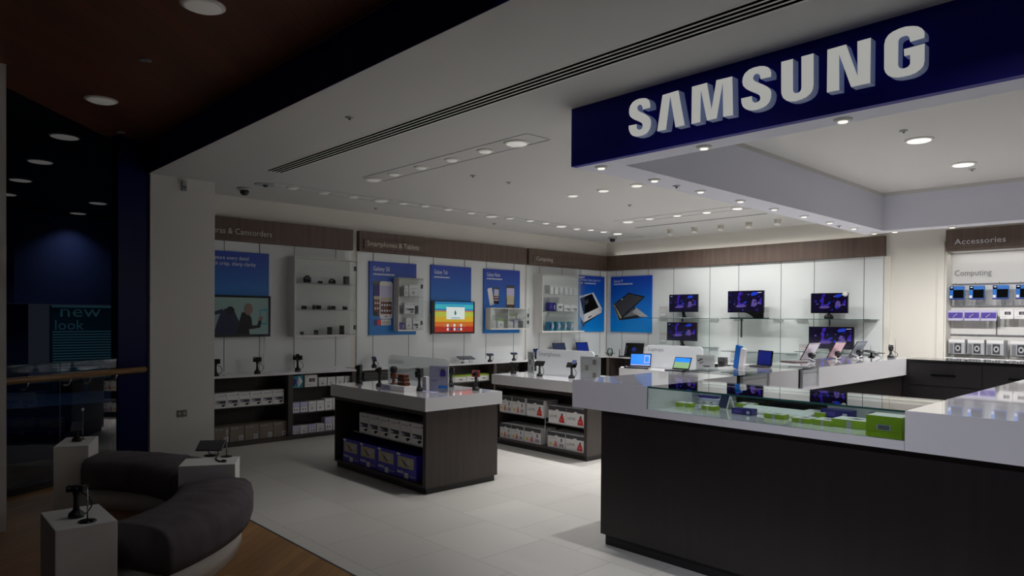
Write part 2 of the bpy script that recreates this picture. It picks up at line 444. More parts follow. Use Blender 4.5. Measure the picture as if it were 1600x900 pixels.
LETTERS = [[(-2.531,2.847),(-2.588,2.848),(-2.59,2.865),(-2.598,2.877),(-2.609,2.883),(-2.619,2.881),(-2.628,2.873),(-2.628,2.858),(-2.619,2.846),(-2.598,2.832),(-2.57,2.816),(-2.545,2.797),(-2.532,2.782),(-2.525,2.764),(-2.525,2.741),(-2.531,2.72),(-2.544,2.704),(-2.562,2.693),(-2.587,2.687),(-2.615,2.686),(-2.64,2.69),(-2.664,2.699),(-2.68,2.715),(-2.69,2.734),(-2.695,2.752),(-2.694,2.768),(-2.633,2.766),(-2.633,2.747),(-2.628,2.735),(-2.615,2.727),(-2.601,2.727),(-2.591,2.734),(-2.587,2.746),(-2.59,2.76),(-2.599,2.769),(-2.625,2.784),(-2.658,2.802),(-2.679,2.819),(-2.689,2.833),(-2.693,2.851),(-2.692,2.873),(-2.684,2.891),(-2.668,2.908),(-2.645,2.918),(-2.617,2.921),(-2.585,2.918),(-2.56,2.911),(-2.544,2.898),(-2.535,2.883),(-2.531,2.865)],
    [(-2.443,2.904),(-2.331,2.907),(-2.285,2.691),(-2.349,2.691),(-2.387,2.884),(-2.415,2.69),(-2.479,2.692)],
    [(-2.239,2.906),(-2.14,2.906),(-2.109,2.747),(-2.08,2.906),(-1.981,2.903),(-1.974,2.687),(-2.035,2.689),(-2.04,2.883),(-2.075,2.689),(-2.138,2.689),(-2.179,2.874),(-2.181,2.689),(-2.24,2.689)],
    [(-1.755,2.845),(-1.814,2.847),(-1.817,2.863),(-1.823,2.876),(-1.833,2.881),(-1.845,2.882),(-1.855,2.873),(-1.857,2.858),(-1.848,2.845),(-1.828,2.832),(-1.8,2.815),(-1.775,2.797),(-1.759,2.78),(-1.752,2.761),(-1.754,2.735),(-1.762,2.714),(-1.778,2.698),(-1.8,2.69),(-1.827,2.686),(-1.855,2.687),(-1.88,2.693),(-1.901,2.705),(-1.916,2.721),(-1.924,2.742),(-1.927,2.768),(-1.864,2.767),(-1.862,2.748),(-1.856,2.734),(-1.843,2.726),(-1.829,2.727),(-1.817,2.734),(-1.814,2.748),(-1.821,2.763),(-1.84,2.777),(-1.873,2.796),(-1.898,2.814),(-1.916,2.836),(-1.921,2.858),(-1.918,2.881),(-1.906,2.901),(-1.883,2.915),(-1.854,2.92),(-1.821,2.919),(-1.793,2.912),(-1.773,2.901),(-1.76,2.885),(-1.754,2.867)],
    [(-1.7,2.91),(-1.636,2.909),(-1.634,2.745),(-1.629,2.732),(-1.618,2.726),(-1.603,2.726),(-1.593,2.735),(-1.59,2.747),(-1.592,2.909),(-1.529,2.909),(-1.527,2.749),(-1.531,2.724),(-1.543,2.706),(-1.565,2.693),(-1.593,2.687),(-1.623,2.685),(-1.649,2.69),(-1.67,2.7),(-1.688,2.718),(-1.697,2.741),(-1.698,2.756)],
    [(-1.46,2.908),(-1.369,2.909),(-1.313,2.74),(-1.316,2.909),(-1.254,2.909),(-1.254,2.692),(-1.343,2.693),(-1.402,2.869),(-1.399,2.691),(-1.46,2.694)],
    [(-1.023,2.842),(-1.082,2.84),(-1.085,2.858),(-1.089,2.868),(-1.099,2.874),(-1.114,2.874),(-1.126,2.87),(-1.132,2.859),(-1.132,2.748),(-1.128,2.734),(-1.117,2.726),(-1.103,2.724),(-1.089,2.728),(-1.081,2.738),(-1.081,2.78),(-1.106,2.781),(-1.108,2.814),(-1.021,2.816),(-1.021,2.736),(-1.025,2.716),(-1.036,2.703),(-1.054,2.692),(-1.079,2.686),(-1.107,2.686),(-1.133,2.688),(-1.156,2.695),(-1.175,2.708),(-1.187,2.725),(-1.193,2.744),(-1.194,2.859),(-1.189,2.882),(-1.176,2.9),(-1.157,2.91),(-1.129,2.916),(-1.101,2.917),(-1.072,2.911),(-1.051,2.903),(-1.035,2.89),(-1.025,2.875),(-1.022,2.86)]]

t = thing('shop_sign', 'big navy fascia sign with seven raised white block letters over the counter', 'shop sign', (-1.5, 3.62, 2.8))
MB(Matrix.Translation((1.5, -3.62, -2.8))).box(-3.235, 3.61, 2.6, 1.5, 3.66, 3.0, 'navy').build('fascia_panel', t)
for pts in LETTERS:
    m = MB(Matrix.Translation((1.5, -3.62, -2.8)))
    m.prism(pts[::-1], (0, 3.61, 0), (1, 0, 0), (0, 0, 1), (0, -1, 0), .062, 'letter', 'letside')
    m.build('letter', t)

# ================================================================== LAMPS
def downlight(x, y, z, r, watt, lum, label, group, col=(1, .985, .975), drop=0.012, spread=1.9):
    t = thing('downlight', label, 'ceiling light', (x, y, z), 0, group)
    MB().lathe([(r + .022, 0), (r + .022, -.004), (r + .004, -drop), (r, -drop), (r, -.002)], 'white', 24).build('trim_ring', t)
    k = 'lamp%.2f' % lum
    if k not in M: M[k] = mat('lamp_diffuser', (236, 236, 232), .4, es=lum, ecol=(255, 250, 240))
    MB().lathe([(r, -.001), (r, -drop - .002), (r * .9, -drop - .006), (0, -drop - .008)], M[k], 24).build('diffuser', t)
    if watt: area('lamp_glow', (0, 0, -drop - .02), r * 1.8, watt, col, parent=t, spread=spread)
    return t
POW = 1.0
def row(pts, z, sizes, watts, lums, label, group, **k):
    n = len(pts)
    for i, (px, py) in enumerate(pts):
        p = place(px, py, 'z', z)
        downlight(p.x, p.y, z, sizes[i], watts[i] * POW, lums[i], label % ordn(i), group, **k)
RA = [(457, 293), (506, 300.5), (552, 307), (595, 313), (630, 317), (664, 321), (700, 326.5), (736, 332), (768, 337.5), (796, 340.5), (828, 344), (853, 348), (877, 353), (901, 357), (923, 358.5), (943, 361.5), (965, 364.5)]
big = {3, 8, 12, 16}
row(RA, CZ, [.074 if i in big else .05 for i in range(17)], [.05 + 3.1 * (i / 16) ** 3 for i in range(17)], [.06 + .75 * (i / 16) ** 1.8 for i in range(17)],
    '%s downlight from the left in the row beside the left wall headers', 'downlights along the left wall')
R1 = [(583, 280), (616, 271.5), (658, 261), (706, 249), (758, 235), (807, 223)]
row(R1, CZ, [.072, .05, .05, .05, .055, .088], [.05, .1, .25, 1.4, 3.2, 6.5], [.1, .11, .13, .17, .22, .28],
    '%s downlight from the left in the nearer ceiling row beside the black slot vent', 'downlights in the nearer ceiling row')
RM = [(895, 305), (943, 297), (995, 289)]
row(RM, CZ, [.056] * 3, [8, 11, 14], [.45, .55, .65], '%s downlight from the left in the short ceiling row behind the sign', 'downlights in the middle ceiling row', spread=1.65)
RB = [(981, 346), (1015, 341), (1058, 336), (1104, 331), (1152, 325)]
row(RB, CZ, [.074, .052, .052, .052, .062], [11, 11, 12, 13, 15], [.6, .7, .75, .8, .85], '%s downlight from the left in the row parallel to the back wall', 'downlights in front of the back wall')
for i, y in enumerate((3.755, 4.385, 5.035, 5.69, 6.33, 6.98, 7.62, 8.285, 8.92)):
    downlight(-3.085, y, 2.6, .025, 1.3 if i < 4 else 1.0, .9, '%s small downlight from the near corner under the left arm of the white beam' % ordn(i), 'small downlights under the beam', spread=1.3)
for i, x in enumerate((-2.28, -1.46, -.64)):
    downlight(x, 3.755, 2.6, .025, 2.0, .9, '%s small downlight from the left under the beam behind the fascia sign' % ordn(i), 'small downlights under the beam', spread=1.5)
for i, x in enumerate((-2.85, -2.26, -1.4, -.6)): downlight(x, 8.9, 2.6, .028, 24, 1.0, '%s small downlight in the partly added row under the rear beam' % ordn(i), 'small downlights under the beam', spread=PI)  # only the second is a known lamp; the rest are added for brightness
for i, y in enumerate((4.7, 6.05, 7.3)):
    p = place(*((1436, 218), (1436, 218), (1505, 256))[i], 'z', 3.04)
    if i: downlight(p.x, p.y, 3.04, .088, 14, 1.0, '%s large round downlight in the raised ceiling over the counters' % ('nearer' if i == 1 else 'farther'), 'large downlights over the counters')
# spot cylinders nearest the back wall
for i, (px, py) in enumerate(((1047, 362), (1085, 358.5), (1126, 354.5), (1170, 350.5), (1215, 345.5))):
    p = place(px, py, 'z', CZ - .03)
    t = thing('spotlight', '%s stubby surface spotlight from the left close to the back wall' % ordn(i), 'ceiling light', (p.x, p.y, CZ), 0, 'spotlights by the back wall')
    MB().lathe([(.055, 0), (.055, -.012), (.03, -.015), (.03, -.03), (0, -.03)], 'cream', 16).build('mount', t)
    MB(Matrix.Translation((0, 0, -.05)) @ Matrix.Rotation(-.35, 4, 'X')).lathe([(.0, .03), (.042, .03), (.05, -.03), (.04, -.032), (0, -.028)], 'cream', 16).build('lamp_head', t)
    area('spot_glow', (0, .02, -.11), .07, 4.2, (1, .98, .95), parent=t, rot=(.2, 0, 0), spread=2.6)
# mall ceiling lights, then added ones out of view
for i, (px, py) in enumerate(((317, 8), (158, 156))):
    p = place(px, py, 'z', 3.31)
    downlight(p.x, p.y, 3.31, .1, .3, .045, '%s round downlight in the wooden mall ceiling' % ('nearer large' if i == 0 else 'farther'), 'downlights in the wooden ceiling')
for i, (x, y) in enumerate(((-2.2, .9), (-.6, .9), (1.0, .9))):  # lamps added behind the viewer to light the counter front and floor
    t = downlight(x, y, 3.31, .1, 1.5, .9, '%s added mall light over the viewer, outside the picture' % ordn(i), 'added lights over the viewer', col=(.82, .88, 1), spread=2.0)
    sp = bpy.data.lights.new('added_washer', 'SPOT'); sp.energy = 118; sp.color = (.86, .88, 1); sp.spot_size = math.radians(62); sp.spot_blend = .8; sp.shadow_soft_size = .08  # spot added to throw cool light on the counter front
    so = bpy.data.objects.new('added_washer', sp); COL.objects.link(so); so.parent = t; so.location = (0, .02, -.06)
    so.rotation_euler = (math.radians(50), 0, 0)
for i, (px, py) in enumerate(((101, 213), (63, 252), (32, 281), (10, 303), (153, 317), (122, 333))):
    p = place(px, py, 'z', 3.6)
    downlight(p.x, p.y, 3.6, .14, 1.5, .055, ('%s downlight from the nearest in the dark atrium ceiling' % ordn(i)) if i < 4 else ('%s downlight in the dark atrium ceiling beside the blue panel' % ('nearer' if i == 4 else 'farther')), 'downlights in the atrium ceiling', col=(.6, .75, 1))
for i, (px, py) in enumerate(((227, 93), (188, 206))):
    p = place(px, py, 'z', 3.31)
    tag(MB().lathe([(.04, 0), (.04, -.008), (.022, -.014), (.018, -.004), (0, -.004)], 'grey', 16).build('sprinkler_head', loc=p),
        'small round sprinkler plate in the wooden ceiling, %s' % ('between its two lamps' if i == 0 else 'at its far corner'), 'sprinkler', 'sprinkler plates in the wooden ceiling')
for i, (px, py, z) in enumerate(((546, 183, CZ), (739, 274, CZ), (795, 284.5, CZ), (587, 325, CZ), (772, 349, CZ), (1412, 204, 3.04), (1519, 264, 3.04), (984, 320, CZ), (1057, 290, 2.6), (1311, 352.5, 2.6))):
    p = place(px, py, 'z', z)
    lab = ['above the near end of the slot vent', 'between the two lamp rows left of centre', 'left of the fascia sign', 'over the Smartphones header', 'right of the tablet header lamps', 'beside the nearer large lamp', 'beside the farther large lamp', 'between the middle and back lamp rows', 'between two beam downlights near the sign', 'near the far end of the beam'][i]
    t = thing('smoke_detector', 'tiny ceiling detector ' + lab, 'detector', p, 0, 'ceiling detectors')
    MB().lathe([(.03, 0), (.03, -.006), (.013, -.009), (0, -.009)], 'lgrey', 14).build('base', t)
    MB().lathe([(.009, -.009), (.009, -.02), (0, -.022)], 'grey', 10).build('sensor', t)
for px, py, lab in ((382, 294, 'above the Cameras & Camcorders header'), (957, 371, 'in the far corner of the room')):
    p = place(px, py, 'z', CZ)
    t = thing('dome_camera', 'dark dome security camera on the ceiling ' + lab, 'security camera', p, 0, 'dome cameras')
    MB().lathe([(.085, 0), (.085, -.018), (.07, -.028), (0, -.028)], 'lgrey', 20).build('mount', t)
    MB().lathe([(.05, -.028), (.05, -.05), (.035, -.075), (0, -.085)], 'gblack', 20).build('dome', t)
p = place(415, 288, 'z', CZ)
t = thing('ceiling_speaker', 'flat round grille disc on the ceiling near the left end of the slot vent', 'ceiling speaker', p)
MB().lathe([(.12, 0), (.12, -.006), (.1, -.01), (0, -.01)], 'lgrey', 24).build('rim', t)
MB().lathe([(.03, -.01), (.02, -.03), (0, -.032)], 'dgrey', 12).build('sensor', t)
# slot vents
t = thing('slot_vent', 'long ceiling vent of four thin black slots in front of the sign', 'air vent', (-2.6, 3.06, CZ))
for k in range(4):
    MB().box(-4.13, -.087 + k * .042, -.003, 4.5, -.065 + k * .042, .0, 'void').build('slot', t)
MB().box(-4.15, -.1, -.001, 4.5, .085, 0, 'white').build('frame', t)
p0, p1 = place(993, 356, 'z', CZ), place(1205, 335, 'z', CZ)
t = thing('slot_vent', 'thin grey slot vent in the ceiling before the back wall', 'air vent', (p0.x, p0.y, CZ))
MB().box(0, -.03, -.003, p1.x - p0.x, .03, 0, 'lgrey').build('frame', t)
MB().box(.01, -.012, -.004, p1.x - p0.x - .01, .012, -.003, 'dgrey').build('slot', t)
# fine raised edge lines of the three lamp rafts
for nm, (x0, y0, x1, y1) in (('trim_4', (-6.35, 3.83, -3.9, 4.1)), ('trim_5', (-7.55, 3.3, -7.3, 10.1)), ('trim_6', (-6.5, 8.2, -4.3, 8.5))):
    m = MB(); g = .006
    m.box(x0, y0, CZ - .004, x1, y0 + g, CZ, 'lgrey').box(x0, y1 - g, CZ - .004, x1, y1, CZ, 'lgrey')
    m.box(x0, y0, CZ - .004, x0 + g, y1, CZ, 'lgrey').box(x1 - g, y0, CZ - .004, x1, y1, CZ, 'lgrey')
    struct(nm, m)

# ================================================================== SERVICE COUNTERS
T1, T0 = 1.115, .922
t = thing('service_counter', 'long front service counter with white top, dark wood front and built-in glass case', 'counter', (-1.2, 4.0, 0)); X = Matrix.Translation((1.2, -4.0, 0))
MB(X).box(-3.01, 3.69, .075, 3.0, 4.32, T0, 'lamdark').build('base', t)
MB(X).box(-2.985, 3.715, 0, 3.0, 4.30, .075, 'dark').build('plinth', t)
c = MB(X)
c.box(-3.242, 3.65, T0, -2.61, 4.34, T1, 'solid').box(-2.61, 3.65, T0, -1.115, 4.34, .968, 'solid')
c.box(-1.113, 3.65, T0, 3.0, 4.34, T1, 'solid').box(-2.61, 4.30, .968, -1.115, 4.34, T1 - .012, 'solid')
c.build('countertop', t)
k = t
MB(X).box(-2.606, 3.652, .968, -1.117, 3.658, T1 - .012, 'case').build('front_pane', k)
MB(X).box(-2.606, 3.652, T1 - .010, -1.117, 4.30, T1, 'case').build('top_pane', k)
m = MB(X).box(-2.606, 3.6505, T1 - .010, -1.117, 3.6515, T1, 'gedge').box(-2.606, 3.6505, .968, -2.603, 3.6515, T1, 'gedge').box(-2.606, 3.6505, .966, -1.117, 3.6515, .969, 'gedge')
m.build('glass_edge', k)
xa, xb = place(1150, 640, 'y', 4.298).x, place(1293, 655, 'y', 4.298).x
MB(X).box(-2.60, 4.296, .97, xa, 4.299, T1 - .014, 'lgrey').build('case_back', k)
MB(X).box(xa, 4.296, .97, xb, 4.299, T1 - .014, 'gblack').build('case_back', k)  # black sheet stands for the staff-side shadow behind the open middle
MB(X).box(xb, 4.296, .97, -1.12, 4.299, T1 - .014, 'lgrey').build('case_back', k)
# left arm
def arm_fascia(m, y0, y1): m.box(-3.242, y0, T0, -2.65, y1, T1, 'solid')
t = thing('service_counter', 'left arm of the staff counter running back towards the monitors, white top', 'counter', (-2.95, 6.5, 0)); X = Matrix.Translation((2.95, -6.5, 0))
MB(X).box(-3.01, 4.35, .075, -2.685, 8.728, T0 - .001, 'lamdark').build('base', t)
MB(X).box(-2.985, 4.33, 0, -2.72, 8.70, .075, 'dark').build('plinth', t)
m = MB(X)
for y0, y1 in ((4.345, 4.86), (5.40, 5.92), (6.345, 8.72)): arm_fascia(m, y0, y1)
for y0, y1 in ((4.86, 5.40), (5.92, 6.345)):
    m.box(-3.242, y0, T0, -2.65, y1, T0 + .02, 'solid').box(-3.242, y0, T0, -3.2, y1, T1 - .01, 'solid')
m.build('countertop', t)
for y0, y1 in ((4.86, 5.40), (5.92, 6.345)):
    MB(X).box(-3.2, y0 + .002, T1 - .01, -2.65, y1 - .002, T1, 'case').build('top_pane', t)
    MB(X).box(-2.675, y0 + .13, T0 + .02, -2.665, y1 - .002, T1 - .012, 'lgrey').box(-2.70, y0 + .002, T0 + .02, -2.69, y0 + .13, T1 - .012, 'dark').box(-2.70, y0 + .125, T0 + .02, -2.665, y0 + .13, T1 - .012, 'lgrey').build('inner_flap', t)
# right arm
t = thing('service_counter', 'right arm of the staff counter at the picture edge with glossy white top', 'counter', (-.7, 6.4, 0)); X = Matrix.Translation((.7, -6.4, 0))
MB(X).box(-1.08, 4.345, .075, -.45, 8.5, T0, 'lamdark').build('base', t)
MB(X).box(-1.12, 4.345, T0, -.4, 8.5, T1, 'solid').build('countertop', t)
# back storage
t = thing('storage_cabinet', 'low black cabinet with drawer fronts closing the staff area at the back', 'cabinet', (-1.6, 8.9, 0)); X = Matrix.Translation((1.6, -8.9, 0))
MB(X).box(-2.69, 8.73, 0, -.42, 9.2, 1.085, 'lamblack').build('body', t)
MB(X).box(-2.69, 8.71, 1.09, -.42, 9.22, 1.105, 'gblack').build('cabinet_top', t)
for i in range(3):
    x = -2.62 + i * .72
    d = MB(X).box(x, 8.715, .82, x + .70, 8.73, 1.07, 'lamblack').build('drawer', t)
    MB(X).box(x + .22, 8.70, .93, x + .46, 8.716, .95, 'gblack').build('handle', d)
    MB(X).box(x, 8.715, .1, x + .70, 8.73, .81, 'lamblack').build('door', t)

# ================================================================== ISLANDS
def island(x0, x1, y0, y1, label, h=.848, div=None, side=True):
    t = thing('display_island', label, 'display table', ((x0 + x1) / 2, (y0 + y1) / 2, 0))
    X = Matrix.Translation(-Vector(t.location))
    b = .045
    MB(X).box(x0 - .03, y0 - .03, .73, x1 + .03, y1 + .03, h, 'solid').build('countertop', t)
    MB(X).box(x0 + .02, y0 + .02, 0, x1 - .02, y1 - .02, .055, 'kick').build('plinth', t)
    MB(X).box(x1 - b, y0, .055, x1, y1, .73, 'lam').build('side_panel', t)
    MB(X).box(x0, y0, .055, x0 + b * .4, y1, .73, 'lam').build('side_panel', t)
    MB(X).box(x0 + b * .4, y0, .055, x1 - b, y1, .075, 'lam').build('bottom_board', t)
    MB(X).box(x0 + b * .4, y0, .69, x1 - b, y1, .73, 'lam').build('top_rail', t)
    MB(X).box(x0 + b * .4, (y0 + y1) / 2 - .01, .075, x1 - b, (y0 + y1) / 2 + .01, .69, 'lam').build('back_panel', t)
    return t, X
t, X = island(-6.43, -4.85, 3.565, 4.40, 'nearest display island with white top and dark open shelves of boxes')
MB(X).box(-6.12, 3.60, .395, -4.90, 3.93, .402, 'acry').build('glass_shelf', t)
MB(X).box(-6.12, 3.60, .395, -4.90, 3.602, .403, 'lgrey').build('shelf_edge', t)
MB(X).tube([(-6.05, 3.9, .08), (-6.05, 3.9, .69)], .004, 'steel').tube([(-5.8, 3.9, .08), (-5.8, 3.9, .69)], .004, 'steel').build('shelf_upright', t)
t, X = island(-6.31, -4.83, 5.68, 6.55, 'second display island with white top and shelves of LOVE boxes')
MB(X).box(-6.25, 5.72, .385, -5.52, 6.08, .392, 'acry').box(-5.50, 5.72, .345, -4.88, 6.08, .352, 'acry').build('glass_shelf', t)
MB(X).box(-6.25, 5.718, .384, -5.52, 5.72, .393, 'grey').box(-5.50, 5.718, .344, -4.88, 5.72, .353, 'grey').build('shelf_edge', t)
MB(X).tube([(-5.51, 5.74, .08), (-5.51, 5.74, .40)], .005, 'lgrey').build('shelf_upright', t)
t, X = island(-6.0, -4.45, 7.8, 8.66, 'third display island with white top and laptops, nearest the back wall')

# ================================================================== WALL COUNTERS
def wallcounter(y0, y1, label, divs, shelves):
    t = thing('wall_counter', label, 'counter', (-8.3, (y0 + y1) / 2, 0)); X = Matrix.Translation(-Vector(t.location))
    XF = -8.14
    MB(X).box(XW, y0, .815, XF + .02, y1, .842, 'solid').build('countertop', t)
    MB(X).box(XW, y0, 0, XF, y1, .05, 'lam').build('plinth', t)
    MB(X).box(XW, y0, .05, XW + .03, y1, .815, 'lgrey' if 0 else 'lam').build('back_panel', t)
    for d in divs: MB(X).box(XW + .03, d - .03, .05, XF, d + .03, .815, 'lam').build('divider', t)
    for (a, b, z) in shelves:
        MB(X).box(XW + .03, a, z - .012, XF - .03, b, z, 'acry').build('glass_shelf', t)
    return t, X
wallcounter(2.85, 4.83, 'white-topped counter along the left wall under the camera display', (3.905, 4.80), ((2.9, 3.87, .456), (3.94, 4.77, .638), (3.94, 4.77, .32)))
wallcounter(4.90, 8.30, 'long white-topped wall counter under the phone posters', (4.93, 5.45, 6.3, 7.33, 8.26), ((5.5, 6.25, .55), (6.34, 7.3, .548), (7.37, 8.22, .55)))
wallcounter(8.36, 10.54, 'white-topped wall counter with laptops under the Computing board', (8.4, 9.4), ((8.45, 9.35, .55),))

t = thing('wall_counter', 'white-topped counter along the back wall below the monitors', 'counter', (-5.8, 10.3, 0)); X = Matrix.Translation((5.8, -10.3, 0))
MB(X).box(-8.1, 10.10, .815, -3.5, YW - .022, .842, 'solid').build('countertop', t)
MB(X).box(-8.1, 10.12, 0, -3.52, YW - .03, .05, 'lam').build('plinth', t)
MB(X).box(-8.1, 10.5, .05, -3.52, YW - .03, .815, 'lam').build('back_panel', t)
for x in (-8.06, -7.0, -6.0, -5.0, -4.0, -3.55): MB(X).box(x - .03, 10.12, .05, x + .03, 10.5, .815, 'lam').build('divider', t)
for x in (-7.9, -7.6, -7.3):
    pass
# vent grille piece at the start of the second counter
t = thing('vent_grille', 'small dark slatted panel under the left end of the phone counter', 'grille', (-8.13, 5.13, .70)); 
m = MB().box(0, -.20, -.12, .012, .26, .10, 'kick')
for k in range(5): m.box(.012, -.19, -.11 + k * .042, .02, .25, -.09 + k * .042, 'dgrey')
m.build('slats', t)

# ================================================================== CURVED BENCH, PEDESTALS
BX, BY = -5.37, .45
def sweep(prof, a0, a1, m, n=30, warp=0.0):
    """closed (r, z) outline swept about the bench centre from a0 to a1 degrees"""
    mb = MB(); k = len(prof); vs = []
    for i in range(n + 1):
        a = math.radians(a0 + (a1 - a0) * i / n)
        for j, (r, z) in enumerate(prof):
            w = warp * (math.sin(a * 37 + j * 2.1) + math.sin(a * 71 + j)) if z > .25 else 0
            vs.append(((r + w * .5) * math.cos(a), (r + w * .5) * math.sin(a), z + w))
    fs = [(i * k + j, i * k + (j + 1) % k, (i + 1) * k + (j + 1) % k, (i + 1) * k + j) for i in range(n) for j in range(k)]
    fs += [tuple(range(k - 1, -1, -1)), tuple(n * k + j for j in range(k))]
    return mb.add(vs, fs, m, True)
seat = [(1.20, .17), (1.185, .22), (1.185, .33), (1.20, .375), (1.24, .40), (1.32, .412), (1.43, .416), (1.54, .412), (1.62, .395), (1.66, .36), (1.675, .31), (1.675, .22), (1.66, .17)]
base = [(1.27, 0), (1.27, .17), (1.60, .17), (1.60, 0)]
for a0, a1, nm in ((26, 71, 'near'), (87.5, 137, 'far')):
    t = thing('curved_bench', '%s dark brown suede bench segment on a white curved base' % nm, 'bench', (BX, BY, 0), 0, 'curved bench segments')
    s = sweep(seat, a0, a1, 'suede', 40, .0022).build('seat', t)
    sweep(base, a0 + .5, a1 - .5, 'white').build('base', t)
def pedestal(x, y, ang, label, w=.25, d=.44, h=.5):
    a = math.radians(ang); c = Vector((x, y, 0))
    o = MB().box(-d / 2, -w / 2, 0, d / 2, w / 2, h, 'white').build('pedestal', None, c, a)
    bevel(o, .004); tag(o, label, 'pedestal', 'white bench pedestals'); return c, a
P1 = pedestal(-4.14, .825, -1, 'white box pedestal at the near end of the curved bench', .27, .415)
P2 = pedestal(-5.085, 1.83, 62, 'white box pedestal in the middle of the curved bench', .27, .37)
P3 = pedestal(-6.60, 1.305, 159, 'white box pedestal at the far end of the curved bench by the balustrade', .24, .46)

# ================================================================== BALUSTRADE
B0, B1 = Vector((-7.17, .9, 0)), Vector((-7.66, 1.86, 0)); bd = (B1 - B0).normalized(); bn = Vector((bd.y, -bd.x, 0))
t = thing('glass_balustrade', 'glass balustrade with oak handrail in front of the dark atrium', 'balustrade', B0)
def slab(m, a, b, th, z0, z1, mt, off=0):
    a = a - B0 + bn * off; b = b - B0 + bn * off; q = bn * th
    m.add([(a.x, a.y, z0), (b.x, b.y, z0), (b.x + q.x, b.y + q.y, z0), (a.x + q.x, a.y + q.y, z0), (a.x, a.y, z1), (b.x, b.y, z1), (b.x + q.x, b.y + q.y, z1), (a.x + q.x, a.y + q.y, z1)],
          [(0, 3, 2, 1), (4, 5, 6, 7), (0, 1, 5, 4), (1, 2, 6, 5), (2, 3, 7, 6), (3, 0, 4, 7)], mt)
    return m
j = B0 + bd * .47
S0 = B0 - bd * 1.3
slab(MB(), S0, j - bd * .006, .014, .05, 1.105, 'balu').build('glass_panel', t)
slab(MB(), j + bd * .006, B1, .014, .05, 1.105, 'balu').build('glass_panel', t)
slab(MB(), S0, B1, .06, 0, .06, 'dark', -.02).build('base_channel', t)
slab(MB(), S0, B1, .016, 1.104, 1.112, 'gedge').build('top_edge', t)
hr = MB(); a = S0 - B0 + bn * .085; b = B1 - B0 + bn * .085 + bd * .25
hr.tube([(a.x, a.y, .975), (b.x, b.y, .99)], .03, 'oak', 12).build('handrail', t)
for s_ in (.13, .52, .72, 1.0):
    q = bd * s_
    m = MB().tube([tuple(q + bn * .0 + Vector((0, 0, .90))), tuple(q + bn * .06 + Vector((0, 0, .905))), tuple(q + bn * .085 + Vector((0, 0, .96)))], .008, 'steel')
    m.lathe([(.022, -.008), (.022, .008)], 'steel', 12, tuple(q + bn * .02 + Vector((0, 0, .90))))
    m.build('rail_bracket', t)
# ---- shopfront across the atrium
t = thing('shopfront', 'dim teal shopfront across the atrium with two-line sign above slatted shutters', 'shop', (-16.4, 3.4, 0)); X = Matrix.Translation((16.4, -3.4, 0))
MB(X).box(-16.6, 2.80, -.05, -16.4, 5.6, 1.72, 'shopf').build('wall', t)
m = MB(X)
for k in range(18): m.box(-16.4, 2.82, .24 + k * .055, -16.36, 5.5, .265 + k * .055, 'louvre')
m.build('shutter', t)
m = MB(X).frame((-16.385, 0, 0), (0, 1, 0), (0, 0, 1), (1, 0, 0))
m.txt('new', 2.95, 1.49, .72, 'louvre', .002, .16).txt('look', 2.86, 1.23, .50, 'louvre', .002); m.build('lettering', t)
MB(X).box(-16.4, 2.80, 1.68, -16.3, 5.6, 1.72, 'louvre').build('canopy', t)
for y in (2.9, 3.45, 4.0): MB(X).box(-16.39, y, -.05, -16.38, y + .45, .2, 'gblack').build('window_pane', t)

# ================================================================== PILLAR FITTINGS
p = place(284, 646, 'x', -7.74)
t = thing('wall_socket', 'grey double plate with two switches low on the white pillar', 'wall plate', p)

MB().box(0, -.05, -.035, .008, .05, .035, 'brown').build('plate', t)
for y in (-.025, .025): MB().box(.008, y - .012, -.015, .012, y + .012, .015, 'lgrey').build('switch', t)
p = place(287, 291, 'x', -7.74)
t = thing('motion_sensor', 'small white motion sensor high on the white pillar', 'sensor', p)
MB().box(0, -.022, -.05, .035, .022, .05, 'lgrey').build('body', t)
MB().box(.035, -.014, -.03, .042, .014, .0, 'grey').build('lens', t)

# ================================================================== POSTERS AND SCREENS
M['posterA'] = gradient('poster_print_left', (30, 62, 168), (18, 120, 196))
M['posterB'] = gradient('poster_print_right', (2, 62, 190), (0, 140, 226))
PX0 = XW + .045
def poster_left(y0, y1, z0, z1, label, art, mt='posterA'):
    t = thing('poster', label, 'poster', (XW + .02, (y0 + y1) / 2, (z0 + z1) / 2)); X = Matrix.Translation(-Vector(t.location))
    bo = MB(X).box(XW + .021, y0, z0, PX0, y1, z1, mt).build('board', t)
    m = MB(X).frame(*FA(y0, z0, PX0)); art(m, y1 - y0, z1 - z0); m.build('print', bo)
    for y in (y0 + .06, y1 - .12): MB(X).tube([(XW + .03, y, z1), (XW + .03, y, 2.46)], .002, 'dgrey', 4).build('hanging_wire', t)
    return t
def phone(m, u, v, w, h, body, scr, tilt=0, icons=True):
    c, s = math.cos(tilt), math.sin(tilt); R = lambda a, b: (u + a * c - b * s, v + a * s + b * c)
    def q(a0, b0, a1, b1, mt, l): m.poly([R(a0, b0), R(a1, b0), R(a1, b1), R(a0, b1)], mt, l)
    e = w * .12
    m.poly([R(-w / 2 + e, -h / 2), R(w / 2 - e, -h / 2), R(w / 2, -h / 2 + e), R(w / 2, h / 2 - e), R(w / 2 - e, h / 2), R(-w / 2 + e, h / 2), R(-w / 2, h / 2 - e), R(-w / 2, -h / 2 + e)], body, .001)
    q(-w * .43, -h * .37, w * .43, h * .38, scr, .0015)
    if icons:
        q(-w * .43, -h * .02, w * .43, h * .07, 'beige', .002); q(-w * .43, -h * .37, w * .43, -h * .04, 'amber', .002)
        for i in range(4):
            for k in range(2): m.ell(u + (-w * .31 + i * w * .2) * c, v - h * .13 - k * h * .15, w * .07, w * .07, 'textw', .0025, 8)
    m.ell(*R(0, -h * .43), w * .12, h * .02, 'grey', .002, 8)
